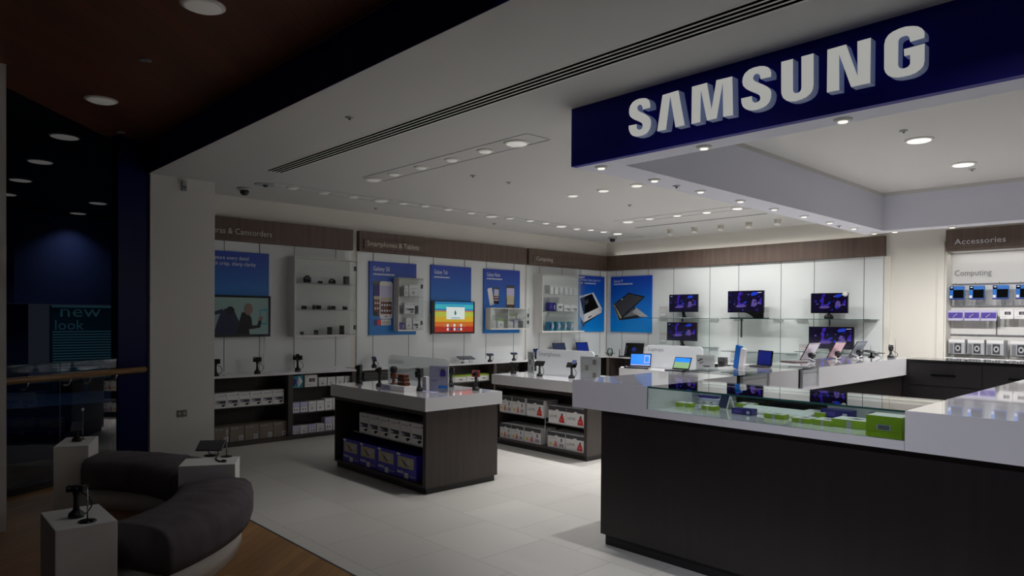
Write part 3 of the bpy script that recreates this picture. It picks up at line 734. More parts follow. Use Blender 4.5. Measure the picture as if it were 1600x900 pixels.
def art_s2(m, w, h):
    m.txt('Galaxy SII', .06, h - .13, .27, 'textw', .002, .062).bars(.06, .42, h - .19, .022, 'textw')
    phone(m, .155, .52, .19, .50, 'gblack', 'navyp'); f0 = m.fr; m.fr = (f0[0] + f0[3] * .003, f0[1], f0[2], f0[3]); phone(m, .275, .50, .215, .54, 'card', 'lilac')
    m.rect(.07, .14, .36, .22, 'card').rect(.07, .14, .13, .22, 'navyp', .002).rect(.13, .14, .19, .22, 'red', .002).bars(.21, .34, .18, .015, 'textg').bars(.21, .34, .155, .012, 'textg')
poster_left(5.232, 6.035, 1.28, 2.326, 'blue poster with one black and one white phone side by side', art_s2)
def art_tab(m, w, h):
    m.txt('Galaxy Tab', .06, h - .13, .26, 'textw', .002, .062).bars(.06, .36, h - .19, .02, 'textw')
poster_left(6.303, 7.10, 1.60, 2.334, 'blue poster whose lower part is covered by the rainbow-striped screen', art_tab)
def art_note(m, w, h):
    m.txt('Galaxy Note', .06, h - .12, .29, 'textw', .002, .062).bars(.06, .40, h - .17, .02, 'textw')
    phone(m, .15, .60, .10, .28, 'card', 'card', .22, False); phone(m, .27, .62, .12, .27, 'gblack', 'lilac', -.04)
    phone(m, .59, .60, .20, .40, 'dgrey', 'lilac'); m.rect(.51, .49, .67, .60, 'beige', .003)
poster_left(7.37, 8.18, 1.284, 2.335, 'blue poster with three small phones over a low glass case', art_note)
def art_cam(m, w, h):
    m.txt('Capture every detail', .10, h - .10, .48, 'textw', .002, .045).txt('with crisp, sharp clarity', .10, h - .17, .57, 'textw', .002, .045)
poster_left(2.93, 3.77, 1.70, 2.325, 'blue poster reading Capture every detail with crisp, sharp clarity', art_cam)
def art_laser(m, w, h):
    m.txt('Wireless Colour Laser 4 in 1', .03, h - .10, .58, 'textw', .002, .05).bars(.03, .48, h - .15, .02, 'textw')
    m.poly([(.03, .20), (.10, .12), (.62, .34), (.66, .44), (.60, .40), (.20, .24)], 'dark', .0012)
    m.poly([(.0, .66), (.40, .74), (.66, .44), (.64, .36), (.12, .17), (.02, .30)], 'card', .0015)
    m.poly([(.01, .62), (.36, .72), (.56, .46), (.12, .32)], 'gblack', .002).poly([(.14, .56), (.24, .62), (.26, .55), (.17, .50)], 'dgrey', .0025)
    m.poly([(.25, .27), (.35, .31), (.35, .29), (.26, .25)], 'gblack', .003).ell(.60, .41, .015, .012, 'red', .003)
poster_left(9.715, 10.445, 1.287, 2.335, 'bright blue poster with a white and black printer', art_laser, 'posterB')
def pane_frame(t): return t
t = thing('poster', 'bright blue poster with a thin dark half-open laptop, on the back wall', 'poster', (-7.865, YW - .03, 1.81)); X = Matrix.Translation(-Vector(t.location))
YP = YW - .045
MB(X).box(-8.375, YP, 1.285, -7.43, YW - .022, 2.335, 'posterB').build('board', t)
m = MB(X).frame(*FB(-8.375, 1.285, YP))
m.txt('Series 9', .07, .94, .21, 'textw', .002, .055).bars(.07, .52, .895, .022, 'textw')
m.poly([(.06, .52), (.42, .74), (.80, .66), (.62, .52), (.26, .27)], 'gblack', .001).poly([(.10, .52), (.42, .72), (.76, .65), (.60, .53), (.28, .31)], 'dgrey', .0015)
m.poly([(.20, .22), (.26, .27), (.56, .47), (.88, .29)], 'dark', .002).poly([(.30, .27), (.54, .43), (.66, .33)], 'grey', .0025)
m.poly([(.60, .46), (.88, .29), (.70, .285), (.52, .37)], 'lgrey', .003).poly([(.06, .52), (.20, .22), (.27, .27), (.10, .50)], 'beige', .0012).poly([(.075, .49), (.21, .22), (.24, .24), (.10, .48)], 'gblack', .0018)
m.ell(.27, .62, .02, .012, 'card', .002).build('print', t)
for x in (-8.25, -7.55): MB(X).tube([(x, YW - .03, 2.335), (x, YW - .03, 2.46)], .002, 'dgrey', 4).build('hanging_wire', t)

# TVs
M['tvsky'] = mat('screen_pale_green', (120, 146, 142), .3, es=.05)
M['tvnavy'] = mat('screen_navy', (20, 24, 62), .3, es=.02)
M['tvskin'] = mat('screen_skin', (120, 98, 92), .3, es=.04)
for nm, c in (('rb1', (20, 130, 190)), ('rb2', (60, 190, 205)), ('rb3', (200, 130, 80)), ('rb4', (190, 200, 70)), ('rb5', (220, 180, 40)), ('rb6', (215, 110, 30)), ('rb7', (180, 40, 20))):
    M[nm] = mat('screen_' + nm, c, .3, es=.32)
M['rbw'] = mat('screen_white', (220, 232, 228), .3, es=.45)
t = thing('television', 'wall television showing two people reaching for a touch display', 'television', (XW + .05, 3.36, 1.54)); X = Matrix.Translation(-Vector(t.location))
MB(X).box(PX0 + .002, 2.95, 1.283, XW + .085, 3.775, 1.79, 'gblack').build('bezel', t)
m = MB(X).frame(*FA(2.98, 1.315, XW + .085))
m.rect(0, 0, .765, .45, 'tvsky')
m.poly([(.08, .27), (.20, .31), (.20, .26), (.08, .23)], 'tvnavy', .002)
m.poly([(.09, 0), (.13, .14), (.17, .25), (.22, .31), (.28, .32), (.34, .28), (.38, .19), (.42, .12), (.43, 0)], 'tvnavy', .0022)
m.poly([(.36, 0), (.40, .17), (.43, .27), (.50, .27), (.55, .20), (.56, .11), (.62, .11), (.65, .19), (.68, .17), (.66, .08), (.52, .06), (.53, 0)], 'dark', .0024)
m.ell(.51, .31, .055, .075, 'tvskin', .0026).ell(.29, .29, .05, .05, 'dark', .003).poly([(.63, .19), (.67, .23), (.70, .20), (.67, .16)], 'tvskin', .003)
m.poly([(.65, .30), (.75, .32), (.75, .12), (.66, .12)], 'teal', .0015).rect(.665, .14, .74, .29, 'tvsky', .0018)
m.build('screen', t)
tag(MB().tube([(0, .02, 0), (.01, .03, -.12), (.01, .0, -.25), (.0, .02, -.42)], .003, 'lgrey', 6).build('power_cord', None, (XW + .03, 3.70, 1.283)), 'thin pale cord hanging below the left television', 'cord')
t = thing('television', 'small wall television showing rainbow stripes with app icons', 'television', (XW + .05, 6.73, 1.54)); X = Matrix.Translation(-Vector(t.location))
MB(X).box(PX0 + .002, 6.30, 1.288, XW + .09, 7.14, 1.792, 'gblack').build('bezel', t)
MB(X).box(PX0 + .002, 6.305, 1.278, XW + .095, 7.135, 1.289, 'lgrey').build('lower_trim', t)
m = MB(X).frame(*FA(6.35, 1.30, XW + .09))
for v0, v1, c in ((.44, .48, 'rb1'), (.37, .44, 'rb2'), (.345, .37, 'rb1'), (.325, .345, 'rb3'), (.25, .325, 'rb4'), (.17, .25, 'rb5'), (.10, .17, 'rb6'), (0, .10, 'rb7')): m.rect(0, v0, .76, v1, c)
m.rect(.22, .21, .58, .40, 'rbw', .002).rect(.31, .225, .49, .236, 'rb1', .003).rect(.23, .405, .57, .418, 'rb1', .0025).poly([(.39, .36), (.42, .30), (.39, .27), (.37, .30)], 'teal', .003)
for i in range(7): m.rect(.16 + i * .066, .095, .20 + i * .066, .135, 'rbw' if i % 2 else 'rb3', .002)
for i in range(5): m.rect(.23 + i * .066, .035, .265 + i * .066, .075, ('rbw', 'purple', 'rbw', 'rb1', 'rbw')[i], .002)
m.rect(0, 0, .76, .012, 'dark', .003).build('screen', t)

# monitors
M['scrk'] = mat('screen_violet_black', (14, 10, 30), .12, es=.12, ecol=(30, 20, 70))
M['scrv'] = mat('screen_violet', (46, 26, 130), .2, es=.22, ecol=(60, 34, 170))
M['scrb'] = mat('screen_blue', (20, 50, 170), .2, es=.25, ecol=(26, 60, 200))
M['scrm'] = mat('screen_mauve', (80, 66, 130), .2, es=.2, ecol=(96, 80, 160))
def monitor(x0, x1, z0, z1, y, label, foot='v', zf=None, bright=1):
    w, h = x1 - x0, z1 - z0
    zf = z0 - .09 if zf is None else zf
    t = thing('monitor', label, 'monitor', ((x0 + x1) / 2, y, zf), 0, 'monitors on the back wall')
    b = z0 - zf
    hs = MB().box(-w / 2, 0, b, w / 2, .035, b + h, 'gblack').build('housing', t)
    m = MB().frame((-w / 2, 0, b), (1, 0, 0), (0, 0, 1), (0, -1, 0))
    m.rect(.012, .016, w - .012, h - .012, 'scrk')
    g = lambda pts, c, l: m.poly([(a * w, d * h) for a, d in pts], c, l)
    g([(.27, .3), (.30, .55), (.27, .66), (.30, .78), (.36, .76), (.36, .6), (.34, .45), (.42, .42), (.52, .5), (.5, .38), (.44, .3)], 'scrv', .002)
    g([(.29, .8), (.33, .95), (.40, .95), (.37, .78)], 'scrv', .0018); g([(.44, .45), (.53, .53), (.54, .49), (.47, .42)], 'scrb', .0025)
    g([(.64, .82), (.70, .92), (.82, .94), (.84, .84), (.76, .78), (.68, .76)], 'scrb', .002)
    g([(.66, .28), (.68, .52), (.72, .62), (.80, .58), (.82, .34), (.76, .26)], 'scrm', .0018); g([(.84, .4), (.9, .6), (.95, .7), (.95, .35)], 'scrv', .0016)
    g([(.80, .40), (.93, .42), (.93, .405), (.80, .385)], 'textg', .003); g([(.05, .9), (.12, .91), (.12, .88), (.05, .87)], 'lilac', .003) if bright else g([(.84, .92), (.95, .93), (.95, .90), (.84, .89)], 'lilac', .003)
    rs = random.Random(int(abs(x0) * 100 + z0 * 10))
    for k in range(26):
        a, d = rs.uniform(.06, .94), rs.uniform(.1, .9)
        m.ell(a * w, d * h, rs.uniform(.006, .022), rs.uniform(.004, .018), ('scrv', 'scrk', 'scrk', 'scrb', 'scrm', 'scrk')[k % 6], .0032 + k * .00005, 10)
    g([(.22, .28), (.30, .36), (.44, .37), (.55, .31), (.46, .24), (.30, .23)], 'scrm', .005)
    m.build('screen', hs)
    if foot == 'v':
        MB().prism([(-.03, .01), (.06, .01), (.03, b * .55), (.02, b), (-.035, b), (-.02, b * .5)], (0, .03, 0), (1, 0, 0), (0, 0, 1), (0, -1, 0), .02, 'gblack').build('neck', t)
        MB().box(-.12, -.06, 0, .13, .12, .01, 'lgrey').build('foot', t)
    elif foot == 'swoop':
        pts = [(-.05, b)] + [(-.05 + .19 * k / 8, b - (b - .012) * (k / 8) ** 2.2) for k in range(1, 9)] + [(.30, .012), (.30, b)]
        MB().prism(pts, (0, .035, 0), (1, 0, 0), (0, 0, 1), (0, -1, 0), .03, 'gblack').build('neck', t)
        MB().box(-.23, -.07, 0, .35, .11, .014, 'gblack').build('foot', t)
    else:
        m = MB().lathe([(.0, 0), (.06, .002), (.068, .03), (.055, .055), (.02, .075), (.018, b)], 'gblack', 18).build('foot', t)
    return t
monitor(-6.95, -6.385, 1.66, 1.965, 10.36, 'upper monitor of the left pair on the back wall, standing on the glass shelf', 'v', 1.556)
monitor(-6.95, -6.36, 1.165, 1.482, 10.30, 'lower monitor of the left pair, hung under the glass shelf behind the laptops', 'v', 1.068)
monitor(-5.80, -5.185, 1.652, 2.0, 10.32, 'middle monitor with swooping neck on the glass shelf, alone above the blue stand', 'swoop', 1.556, 0)
monitor(-4.46, -3.93, 1.642, 1.938, 10.36, 'upper monitor of the right pair with round foot and white sticker', 'ball', 1.556, 0)
monitor(-4.46, -3.82, 1.12, 1.443, 10.30, 'lower wide monitor of the right pair, behind the tilted tablets', 'v', 1.068, 0)
tag(MB(Matrix.Rotation(PI / 2, 4, 'X')).lathe([(.036, 0), (.036, .003), (0, .003)], 'card', 18).build('sticker', loc=(-3.965, 10.355, 1.92)),
    'round white sticker on the corner of the upper right monitor', 'sticker')
# glass shelves with brackets
for (x0, x1, z, nm) in ((-7.30, -6.05, 1.548, 'left upper'), (-5.84, -4.92, 1.548, 'middle upper'), (-4.78, -3.56, 1.548, 'right upper'), (-7.30, -6.05, 1.06, 'left lower'), (-5.84, -4.70, 1.02, 'middle lower'), (-4.62, -3.56, 1.06, 'right lower')):
    t = thing('glass_shelf', nm + ' glass shelf on the back wall panels', 'shelf', (x0, YW - .02, z), 0, 'glass shelves on the back wall')
    MB().box(0, -.36, 0, x1 - x0, 0, .008, 'case').build('shelf_pane', t)
    MB().box(0, -.361, 0, x1 - x0, -.3605, .008, 'gedge').build('front_edge', t)
    for x in (.12, x1 - x0 - .12): MB().box(x - .08, -.02, -.035, x + .08, 0, 0, 'lgrey').build('bracket', t)
for (x, z0, z1) in ((-6.66, 1.49, 1.548), (-5.56, 1.25, 1.548), (-4.17, 1.45, 1.548)):
    tag(MB().box(-.008, -.012, 0, .008, .012, z1 - z0, 'dark').build('support_post', loc=(x, 10.33, z0)), 'thin black post under the glass shelf, %s' % {-6.66: 'left pair of monitors', -5.56: 'below the middle monitor', -4.17: 'right pair of monitors'}[x], 'post', 'black posts under the shelves')

# ================================================================== WALL DISPLAY CASES
def wallcase(y0, y1, z0, z1, d, label, shelves, glass_y1=None, fr=.03, back='white', divs=()):
    t = thing('display_case', label, 'display case', (XW + .02, (y0 + y1) / 2, z0)); X = Matrix.Translation(-Vector(t.location))
    x0 = XW + (.047 if d < .18 else .021); x1 = XW + .02 + d
    f = MB(X).box(x0, y0, z0, x1, y1, z0 + fr * .8, 'white').box(x0, y0, z1 - fr * .5, x1, y1, z1, 'white')
    f.box(x0, y0, z0 + fr * .8, x1, y0 + fr * .5, z1 - fr * .5, 'white')
    f.build('frame', t)
    MB(X).box(x0, y0 + fr * .5, z0 + fr * .8, x0 + .012, y1, z1 - fr * .5, back).build('back_panel', t)
    for z in shelves: MB(X).box(x0 + .012, y0 + fr * .5, z - .008, x1 - .01, y1 - .01, z, 'acry').box(x1 - .011, y0 + fr * .5, z - .008, x1 - .01, y1 - .01, z, 'lgrey').build('glass_shelf', t)
    for y in divs: MB(X).box(x0 + .012, y - .006, z0 + .02, x1 - .002, y + .006, z1 - .015, 'white').build('divider', t)
    MB(X).box(x1 - .004, y0, z0 + .02, x1, y1, z1, 'glass').box(x0, y1 - .004, z0 + .02, x1 - .004, y1, z1, 'glass').build('glass_door', t)
    for z in (z0 + .12, z1 - .12):
        MB(X).box(x1, y1 - .05, z - .03, x1 + .012, y1 - .02, z + .03, 'dgrey').build('lock', t)
    return t
wallcase(4.03, 4.93, 1.275, 2.31, .20, 'white wall case holding cameras on glass shelves left of the phone posters', (1.975, 1.632))
wallcase(5.63, 6.07, 1.335, 2.11, .16, 'small tall glass-fronted case over the right side of the two-phone poster', (1.84, 1.585))
wallcase(7.40, 8.28, 1.345, 1.70, .16, 'low two-part glass case over the bottom of the three-phone poster', (1.53,), divs=(7.80,))
wallcase(8.53, 9.64, 1.29, 2.30, .22, 'large white wall case with shelves below the Computing board', (1.96, 1.66))

# ================================================================== GOODS
def pbox(kind, w, h, d):
    """cardboard pack standing at the origin: x across, front towards -y; art printed on the front"""
    m = MB()
    side = {'white': 'card', 'blue': 'purpleb', 'love': 'card', 'green': 'green', 'brown': 'brown', 'flatgreen': 'green', 'navy': 'navyp', 'teal': 'teal', 'plain': 'card', 'multi': 'card', 'dark': 'dgrey', 'limetop': 'card', 'camera': 'card', 'lilac': 'lilac', 'webcam': 'lgrey'}[kind]
    m.box(-w / 2, 0, 0, w / 2, d, h, side)
    m.frame((-w / 2, 0, 0), (1, 0, 0), (0, 0, 1), (0, -1, 0))
    if kind == 'white':
        m.bars(w * .18, w * .75, h * .80, h * .035, 'textg', w=w * .2).rect(w * .86, h * .82, w * .95, h * .90, 'navyp')
        m.rect(w * .08, h * .30, w * .92, h * .50, 'dgrey').poly([(w * .08, h * .30), (w * .08, h * .46), (w * .5, h * .38)], 'lilac', .0015)
        m.poly([(w * .5, h * .16), (w * .72, h * .26), (w * .95, h * .22), (w * .70, h * .08)], 'dark', .002)
    elif kind == 'blue':
        m.rect(w * .08, h * .42, w * .88, h * .86, 'beige').poly([(w * .2, h * .8), (w * .4, h * .7), (w * .65, h * .5), (w * .45, h * .5)], 'brown', .0015).ell(w * .6, h * .66, w * .1, h * .09, 'lilac', .0015)
        m.rect(w * .42, h * .02, w * .62, h * .24, 'card', .002).rect(w * .05, h * .18, w * .38, h * .28, 'lilac', .0015).bars(w * .66, w * .92, h * .12, h * .04, 'lilac', w=w * .1)
        m.ell(w * .12, h * .94, w * .10, h * .05, 'card', .002)
        m.frame((-w / 2, 0, h), (1, 0, 0), (0, 1, 0), (0, 0, 1)).rect(.002, .002, w - .002, d - .002, 'navy', .001)
    elif kind in ('love', 'multi', 'lover'):
        m.rect(0, h * .74, w, h, 'dgrey', .001).ell(w * .5, h * .76, w * .10, h * .06, 'card', .0015).rect(w * .0, h * .74, w, h * .76, 'grey', .0012)
        if kind == 'multi':
            m.ell(w * .18, h * .24, w * .09, h * .10, 'yellow', .0015).poly([(w * .34, h * .1), (w * .58, h * .1), (w * .52, h * .36), (w * .40, h * .36)], 'pink', .0015).ell(w * .46, h * .40, w * .05, h * .06, 'pink', .0015)
            m.poly([(w * .66, h * .1), (w * .92, h * .1), (w * .9, h * .34), (w * .68, h * .34)], 'lgrey', .0015).rect(w * .74, h * .44, w * .84, h * .66, 'grey', .0015).ell(w * .72, h * .22, w * .03, h * .03, 'dark', .002, 8).ell(w * .86, h * .22, w * .03, h * .03, 'dark', .002, 8)
            m.bars(w * .1, w * .55, h * .60, h * .03, 'textg', w=w * .1)
        else:
            m.txt('LOVE.', w * .08, h * .34, w * .44, 'dark', .002, h * .14)
            m.poly([(w * .60, h * .10), (w * .92, h * .08), (w * .88, h * .38), (w * .74, h * .44), (w * .64, h * .34)], 'red', .0015).ell(w * .77, h * .42, w * .09, h * .10, 'red', .0018).ell(w * .78, h * .56, w * .05, h * .06, 'dark', .002).ell(w * .74, h * .26, w * .06, h * .05, 'pink', .002)
    elif kind == 'brown':
        m.bars(w * .1, w * .6, h * .82, h * .05, 'lgrey', w=w * .3).rect(w * .64, h * .06, w * .94, h * .36, 'lgrey', .0015).rect(w * .72, h * .14, w * .86, h * .26, 'grey', .002).rect(0, 0, .002, h, 'dgrey', .0015)
    elif kind == 'green':
        m.rect(w * .3, h * .34, w * .7, h * .62, 'lgrey', .001).rect(w * .34, h * .38, w * .66, h * .58, 'grey', .0015)
        m.frame((-w / 2, 0, h), (1, 0, 0), (0, 1, 0), (0, 0, 1)).rect(.002, .002, w - .002, d - .002, 'card', .001)
    elif kind == 'flatgreen':
        m.rect(w * .42, 0, w * .56, h * .9, 'lgrey', .001)
        m.frame((-w / 2, 0, h), (1, 0, 0), (0, 1, 0), (0, 0, 1)).rect(.002, .002, w - .002, d - .002, 'card', .001).poly([(w * .3, d * .5), (w * .6, d * .35), (w * .8, d * .55), (w * .5, d * .7)], 'dgrey', .002)
    elif kind == 'navy':
        m.rect(w * .1, h * .2, w * .5, h * .8, 'purple', .001).rect(w * .75, h * .2, w * .9, h * .7, 'lilac', .001)
    elif kind == 'teal':
        m.poly([(0, h * .1), (w * .5, h * .5), (0, h * .9)], 'navyp', .001).poly([(w * .5, 0), (w, h * .5), (w * .6, h)], 'card', .0012).ell(w * .55, h * .45, w * .16, h * .13, 'lilac', .0015)
    elif kind == 'limetop':
        m.poly([(0, h * .78), (w, h * .72), (w, h), (0, h)], 'green', .001).poly([(w * .3, h * .3), (w * .45, h * .45), (w * .75, h * .35), (w * .6, h * .25)], 'brown', .0012)
        m.frame((-w / 2, 0, h), (1, 0, 0), (0, 1, 0), (0, 0, 1)).rect(0, 0, w, d, 'green', .001)
    elif kind == 'camera':
        m.rect(w * .34, h * .42, w * .80, h * .72, 'dark', .001).ell(w * .58, h * .55, w * .14, h * .12, 'grey', .0015).bars(w * .1, w * .3, h * .9, h * .03, 'red', w=w * .1).bars(w * .1, w * .5, h * .2, h * .03, 'textg', w=w * .1)
    elif kind == 'lilac':
        m.rect(w * .1, h * .08, w * .9, h * .52, 'card', .001).ell(w * .35, h * .3, w * .08, h * .12, 'grey', .0015).ell(w * .68, h * .3, w * .08, h * .12, 'grey', .0015).rect(0, h * .82, w, h, 'lilac', .001)
    elif kind == 'plain':
        m.bars(w * .15, w * .8, h * .66, h * .04, 'textg', w=w * .15).rect(w * .3, h * .2, w * .6, h * .45, 'lgrey', .001)
    elif kind == 'dark':
        m.rect(w * .15, h * .2, w * .8, h * .7, 'black', .001)
    elif kind == 'webcam':
        m.rect(w * .05, h * .05, w * .30, h * .72, 'grey', .001).rect(w * .36, h * .10, w * .80, h * .74, 'dgrey', .001).ell(w * .58, h * .42, w * .16, h * .20, 'lgrey', .0015).ell(w * .58, h * .42, w * .08, h * .10, 'dark', .002).rect(0, h * .80, w, h, 'card', .001).rect(0, 0, w, h * .04, 'dark', .0015)
    return m
_pb = {}
FACE = {'+x': PI / 2, '-y': 0.0}
def goods(kind, name, cat, w, h, d, loc, face, label, group):
    """place a pack with its front centre-bottom at loc"""
    key = (kind, round(w, 3), round(h, 3), round(d, 3))
    if key not in _pb:
        o = pbox(kind, w, h, d).build(name, None, loc, face); _pb[key] = o
    else:
        o = _pb[key].copy(); COL.objects.link(o); o.name = name; o.location = loc; o.rotation_euler = (0, 0, face)
    return tag(o, label, cat, group)
# --- nearest island
for i in range(6):
    x = -5.925 + i * .178
    goods('white', 'product_box', 'box', .172, .195, .22, (x, 3.605, .403), 0, '%s white gadget box from the left on the glass shelf of the nearest island' % ordn(i), 'white boxes in the nearest island')
for i in range(4):
    goods('blue', 'product_box', 'box', .315, .225, .28, (-6.17 + i * .322, 3.605, .076), 0, '%s violet-blue box from the left at the bottom of the nearest island' % ordn(i), 'violet boxes in the nearest island')
# --- second island
X2 = [(-6.20, 'love', -6.26), (-6.10,), ]
up = [(-6.165, 'multi', .385 + .008), (-5.94, 'multi', .393), (-5.66, 'love', .393), (-5.31, 'love', .353), (-5.035, 'love', .353)]
for i, (x, k, z) in enumerate(up):
    goods(k, 'product_box', 'box', .27 if i > 1 else .215, .195, .24, (x, 5.725, z), 0, ['leftmost white box with small coloured figures on the upper shelf of the second island', 'second white box with coloured figures on the upper shelf of the second island', 'white LOVE box at the right end of the higher glass shelf on the second island', 'left white LOVE box on the lower-set shelf of the second island', 'rightmost white LOVE box on the shelf of the second island'][i], 'LOVE boxes in the second island')
lo = [(-6.165, 'multi'), (-5.955, 'multi'), (-5.70, 'multi'), (-5.32, 'multi'), (-5.04, 'love')]
for i, (x, k) in enumerate(lo):
    goods(k, 'product_box', 'box', .27 if i > 1 else (.20 if i == 0 else .21), .175, .26, (x, 5.725, .076), 0, '%s white box from the left at the bottom of the second island' % ordn(i), 'LOVE boxes in the second island')
# --- under the left wall counter
for i in range(6):
    goods('white', 'product_box', 'box', .138, .175, .12, (-8.2, 3.07 + i * .141, .457), PI / 2, '%s white box from the pillar on the glass shelf under the left wall counter' % ordn(i), 'white boxes under the left wall counter')
for i in range(5):
    goods('brown', 'product_box', 'box', .172, .185, .2, (-8.19, 3.08 + i * .178, .051), PI / 2, '%s grey-brown carton from the pillar on the bottom board of the left wall counter' % ordn(i), 'grey-brown cartons under the left wall counter')
goods('teal', 'product_box', 'box', .13, .15, .1, (-8.2, 4.03, .639), PI / 2, 'teal box at the left of the top glass shelf under the camera case', 'boxes under the camera case')
goods('camera', 'product_box', 'box', .17, .15, .1, (-8.2, 4.21, .639), PI / 2, 'white box with a camera picture on the top glass shelf under the camera case', 'boxes under the camera case')
for i in range(4): goods('plain', 'product_box', 'box', .11, .11, .1, (-8.2, 4.375 + i * .125, .639), PI / 2, '%s small plain white box right of the camera box' % ordn(i), 'boxes under the camera case')
for i in range(7):
    goods('lilac' if i < 2 else 'plain', 'product_box', 'box', .105, .13 if i < 4 else .15, .1, (-8.2, 4.0 + i * .115, .321), PI / 2, '%s small box from the left on the middle shelf under the camera case' % ordn(i), 'small boxes under the camera case')
    goods('plain' if i % 2 else 'lilac', 'product_box', 'box', .105, .10 if i < 4 else .17, .1, (-8.2, 4.0 + i * .115, .051), PI / 2, '%s small box from the left on the bottom board under the camera case' % ordn(i), 'small boxes under the camera case')
for i in range(4):
    goods('limetop', 'product_box', 'box', .225, .105, .16, (-8.24, 6.47 + i * .235, .549), PI / 2, '%s white box with lime top from the left on the shelf under the phone counter' % ordn(i), 'lime-topped boxes under the phone counter')
for i in range(6):
    a = .2 * math.sin(i * 2.3)
    goods('dark' if i % 3 else 'plain', 'product_pack', 'pack', .12, .07 + .03 * (i % 2), .12, (-8.25 + .03 * (i % 2), 7.46 + i * .138, .551), PI / 2 + a, '%s small dark pack from the left on the cluttered shelf behind the second island' % ordn(i), 'packs on the cluttered shelf')
# --- in the wall cases
for i, (y, z, k, w, h) in enumerate(((5.71, 1.842, 'dark', .06, .13), (5.80, 1.842, 'plain', .07, .16), (5.93, 1.842, 'plain', .16, .17), (5.71, 1.587, 'dark', .06, .12), (5.86, 1.587, 'white', .18, .16), (5.99, 1.587, 'dark', .05, .12), (5.72, 1.361, 'navy', .08, .10), (5.85, 1.361, 'plain', .10, .17), (5.97, 1.361, 'white', .10, .16))):
    goods(k, 'accessory_box', 'box', w, h, .06, (XW + .13, y, z), PI / 2, '%s accessory box from the left on the %s shelf of the tall case' % (ordn(i % 3), ['top', 'middle', 'bottom'][i // 3]), 'boxes in the tall case')
for i, (y, z, k, w, h) in enumerate(((7.50, 1.532, 'plain', .08, .13), (7.52, 1.371, 'plain', .09, .12), (7.67, 1.371, 'limetop', .13, .15), (7.92, 1.532, 'limetop', .16, .05), (8.10, 1.532, 'plain', .12, .06), (7.90, 1.371, 'plain', .08, .11), (8.02, 1.371, 'lilac', .08, .13), (8.15, 1.371, 'dark', .06, .12))):
    goods(k, 'accessory_box', 'box', w, h, .06, (XW + .13, y, z), PI / 2, '%s small box in the low glass case over the three-phone poster' % ordn(i), 'boxes in the low case')
for i in range(6): goods('plain', 'white_cartridge', 'cartridge', .07, .12, .05, (XW + .16, 8.85 + i * .125, 1.962), PI / 2, '%s small white cartridge from the left on the top shelf of the large case' % ordn(i), 'white cartridges in the large case')
goods('dark', 'grey_adapter', 'adapter', .08, .15, .05, (XW + .16, 8.76, 1.962), PI / 2, 'small grey adapter left of the white cartridges in the large case', None)
goods('navy', 'accessory_box', 'box', .16, .15, .08, (XW + .16, 8.87, 1.662), PI / 2, 'blue and violet box on the middle shelf of the large case', None)
goods('camera', 'accessory_box', 'box', .15, .13, .08, (XW + .16, 9.06, 1.662), PI / 2, 'box with red mark on the middle shelf of the large case', None)
for i in range(2): goods('white', 'accessory_box', 'box', .17, .11, .08, (XW + .16, 9.26 + i * .19, 1.662), PI / 2, '%s white box on the middle shelf of the large case' % ('left' if i == 0 else 'right'), 'white boxes in the large case')
for i in range(4): goods('teal', 'accessory_box', 'box', .15, .16, .08, (XW + .16, 8.86 + i * .17, 1.316), PI / 2 + .2, '%s teal patterned box from the left on the bottom of the large case' % ordn(i), 'teal boxes in the large case')

# ================================================================== CAMERAS, STANDS, PHONES
def copy_tree(o, parent=None):
    c = o.copy(); COL.objects.link(c); c.parent = parent
    for ch in [x for x in bpy.data.objects if x.parent == o]:
        k = ch.copy(); COL.objects.link(k); k.parent = c
    return c
_st = {}
def stand(loc, rot, label, kind='tall', group=None):
    """black security stand: weighted round foot, flared column, coiled lead"""
    if kind in _st:
        t = copy_tree(_st[kind]); t.location = loc; t.rotation_euler = (0, 0, rot); t['label'] = label
        if group: t['group'] = group
        return t
    t = thing('security_stand', label, 'display stand', loc, rot, group)
    k = {'tall': 1.0, 'short': .62}[kind]
    MB().lathe([(.036, 0), (.037, .012), (.034, .024), (.022, .034), (.016, .04)], 'black', 20).build('foot', t)
    MB().lathe([(.016, .038), (.0125, .06 * k + .02), (.012, .10 * k), (.017, .13 * k), (.022, .145 * k), (.0, .147 * k)], 'black', 16).build('column', t)
    pts = []
    for i in range(13):
        a = i / 12 * PI; pts.append((.018 + .045 * math.sin(a) ** .8 + .01 * i / 12, .015, .12 * k * (1 - i / 12) + .004))
    MB().tube(pts, .0035, 'black', 6).build('coiled_lead', t)
    _st[kind] = t
    return t
def compact(loc, rot, label, w=.095, h=.058, d=.028, m='black', lens=.022, group=None, hump=False, tiltx=0):
    t = thing('camera', label, 'camera', loc, rot, group)
    b = MB().rbox(-w / 2, -d / 2, 0, w / 2, d / 2, h, m, .008)
    if hump: b.rbox(-.022, -d / 2, h * .9, .022, d / 2, h * 1.3, m, .006)
    b.build('body', t)
    X = Matrix.Translation((w * .08, -d / 2, h * .5)) @ Matrix.Rotation(PI / 2, 4, 'X')
    MB(X).lathe([(lens, 0), (lens, lens * .5), (lens * .8, lens * 1.0), (lens * .7, lens * 1.0), (lens * .4, lens * .6), (0, lens * .6)], 'gblack' if m != 'gblack' else 'dgrey', 18).build('lens', t)
    MB().box(-w * .38, -d / 2 - .001, h * .68, -w * .2, -d / 2, h * .84, 'lgrey').build('flash', t)
    MB().lathe([(.007, 0), (.007, .005), (0, .005)], 'grey', 10, (-w * .32, 0, h)).build('shutter_button', t)
    return t
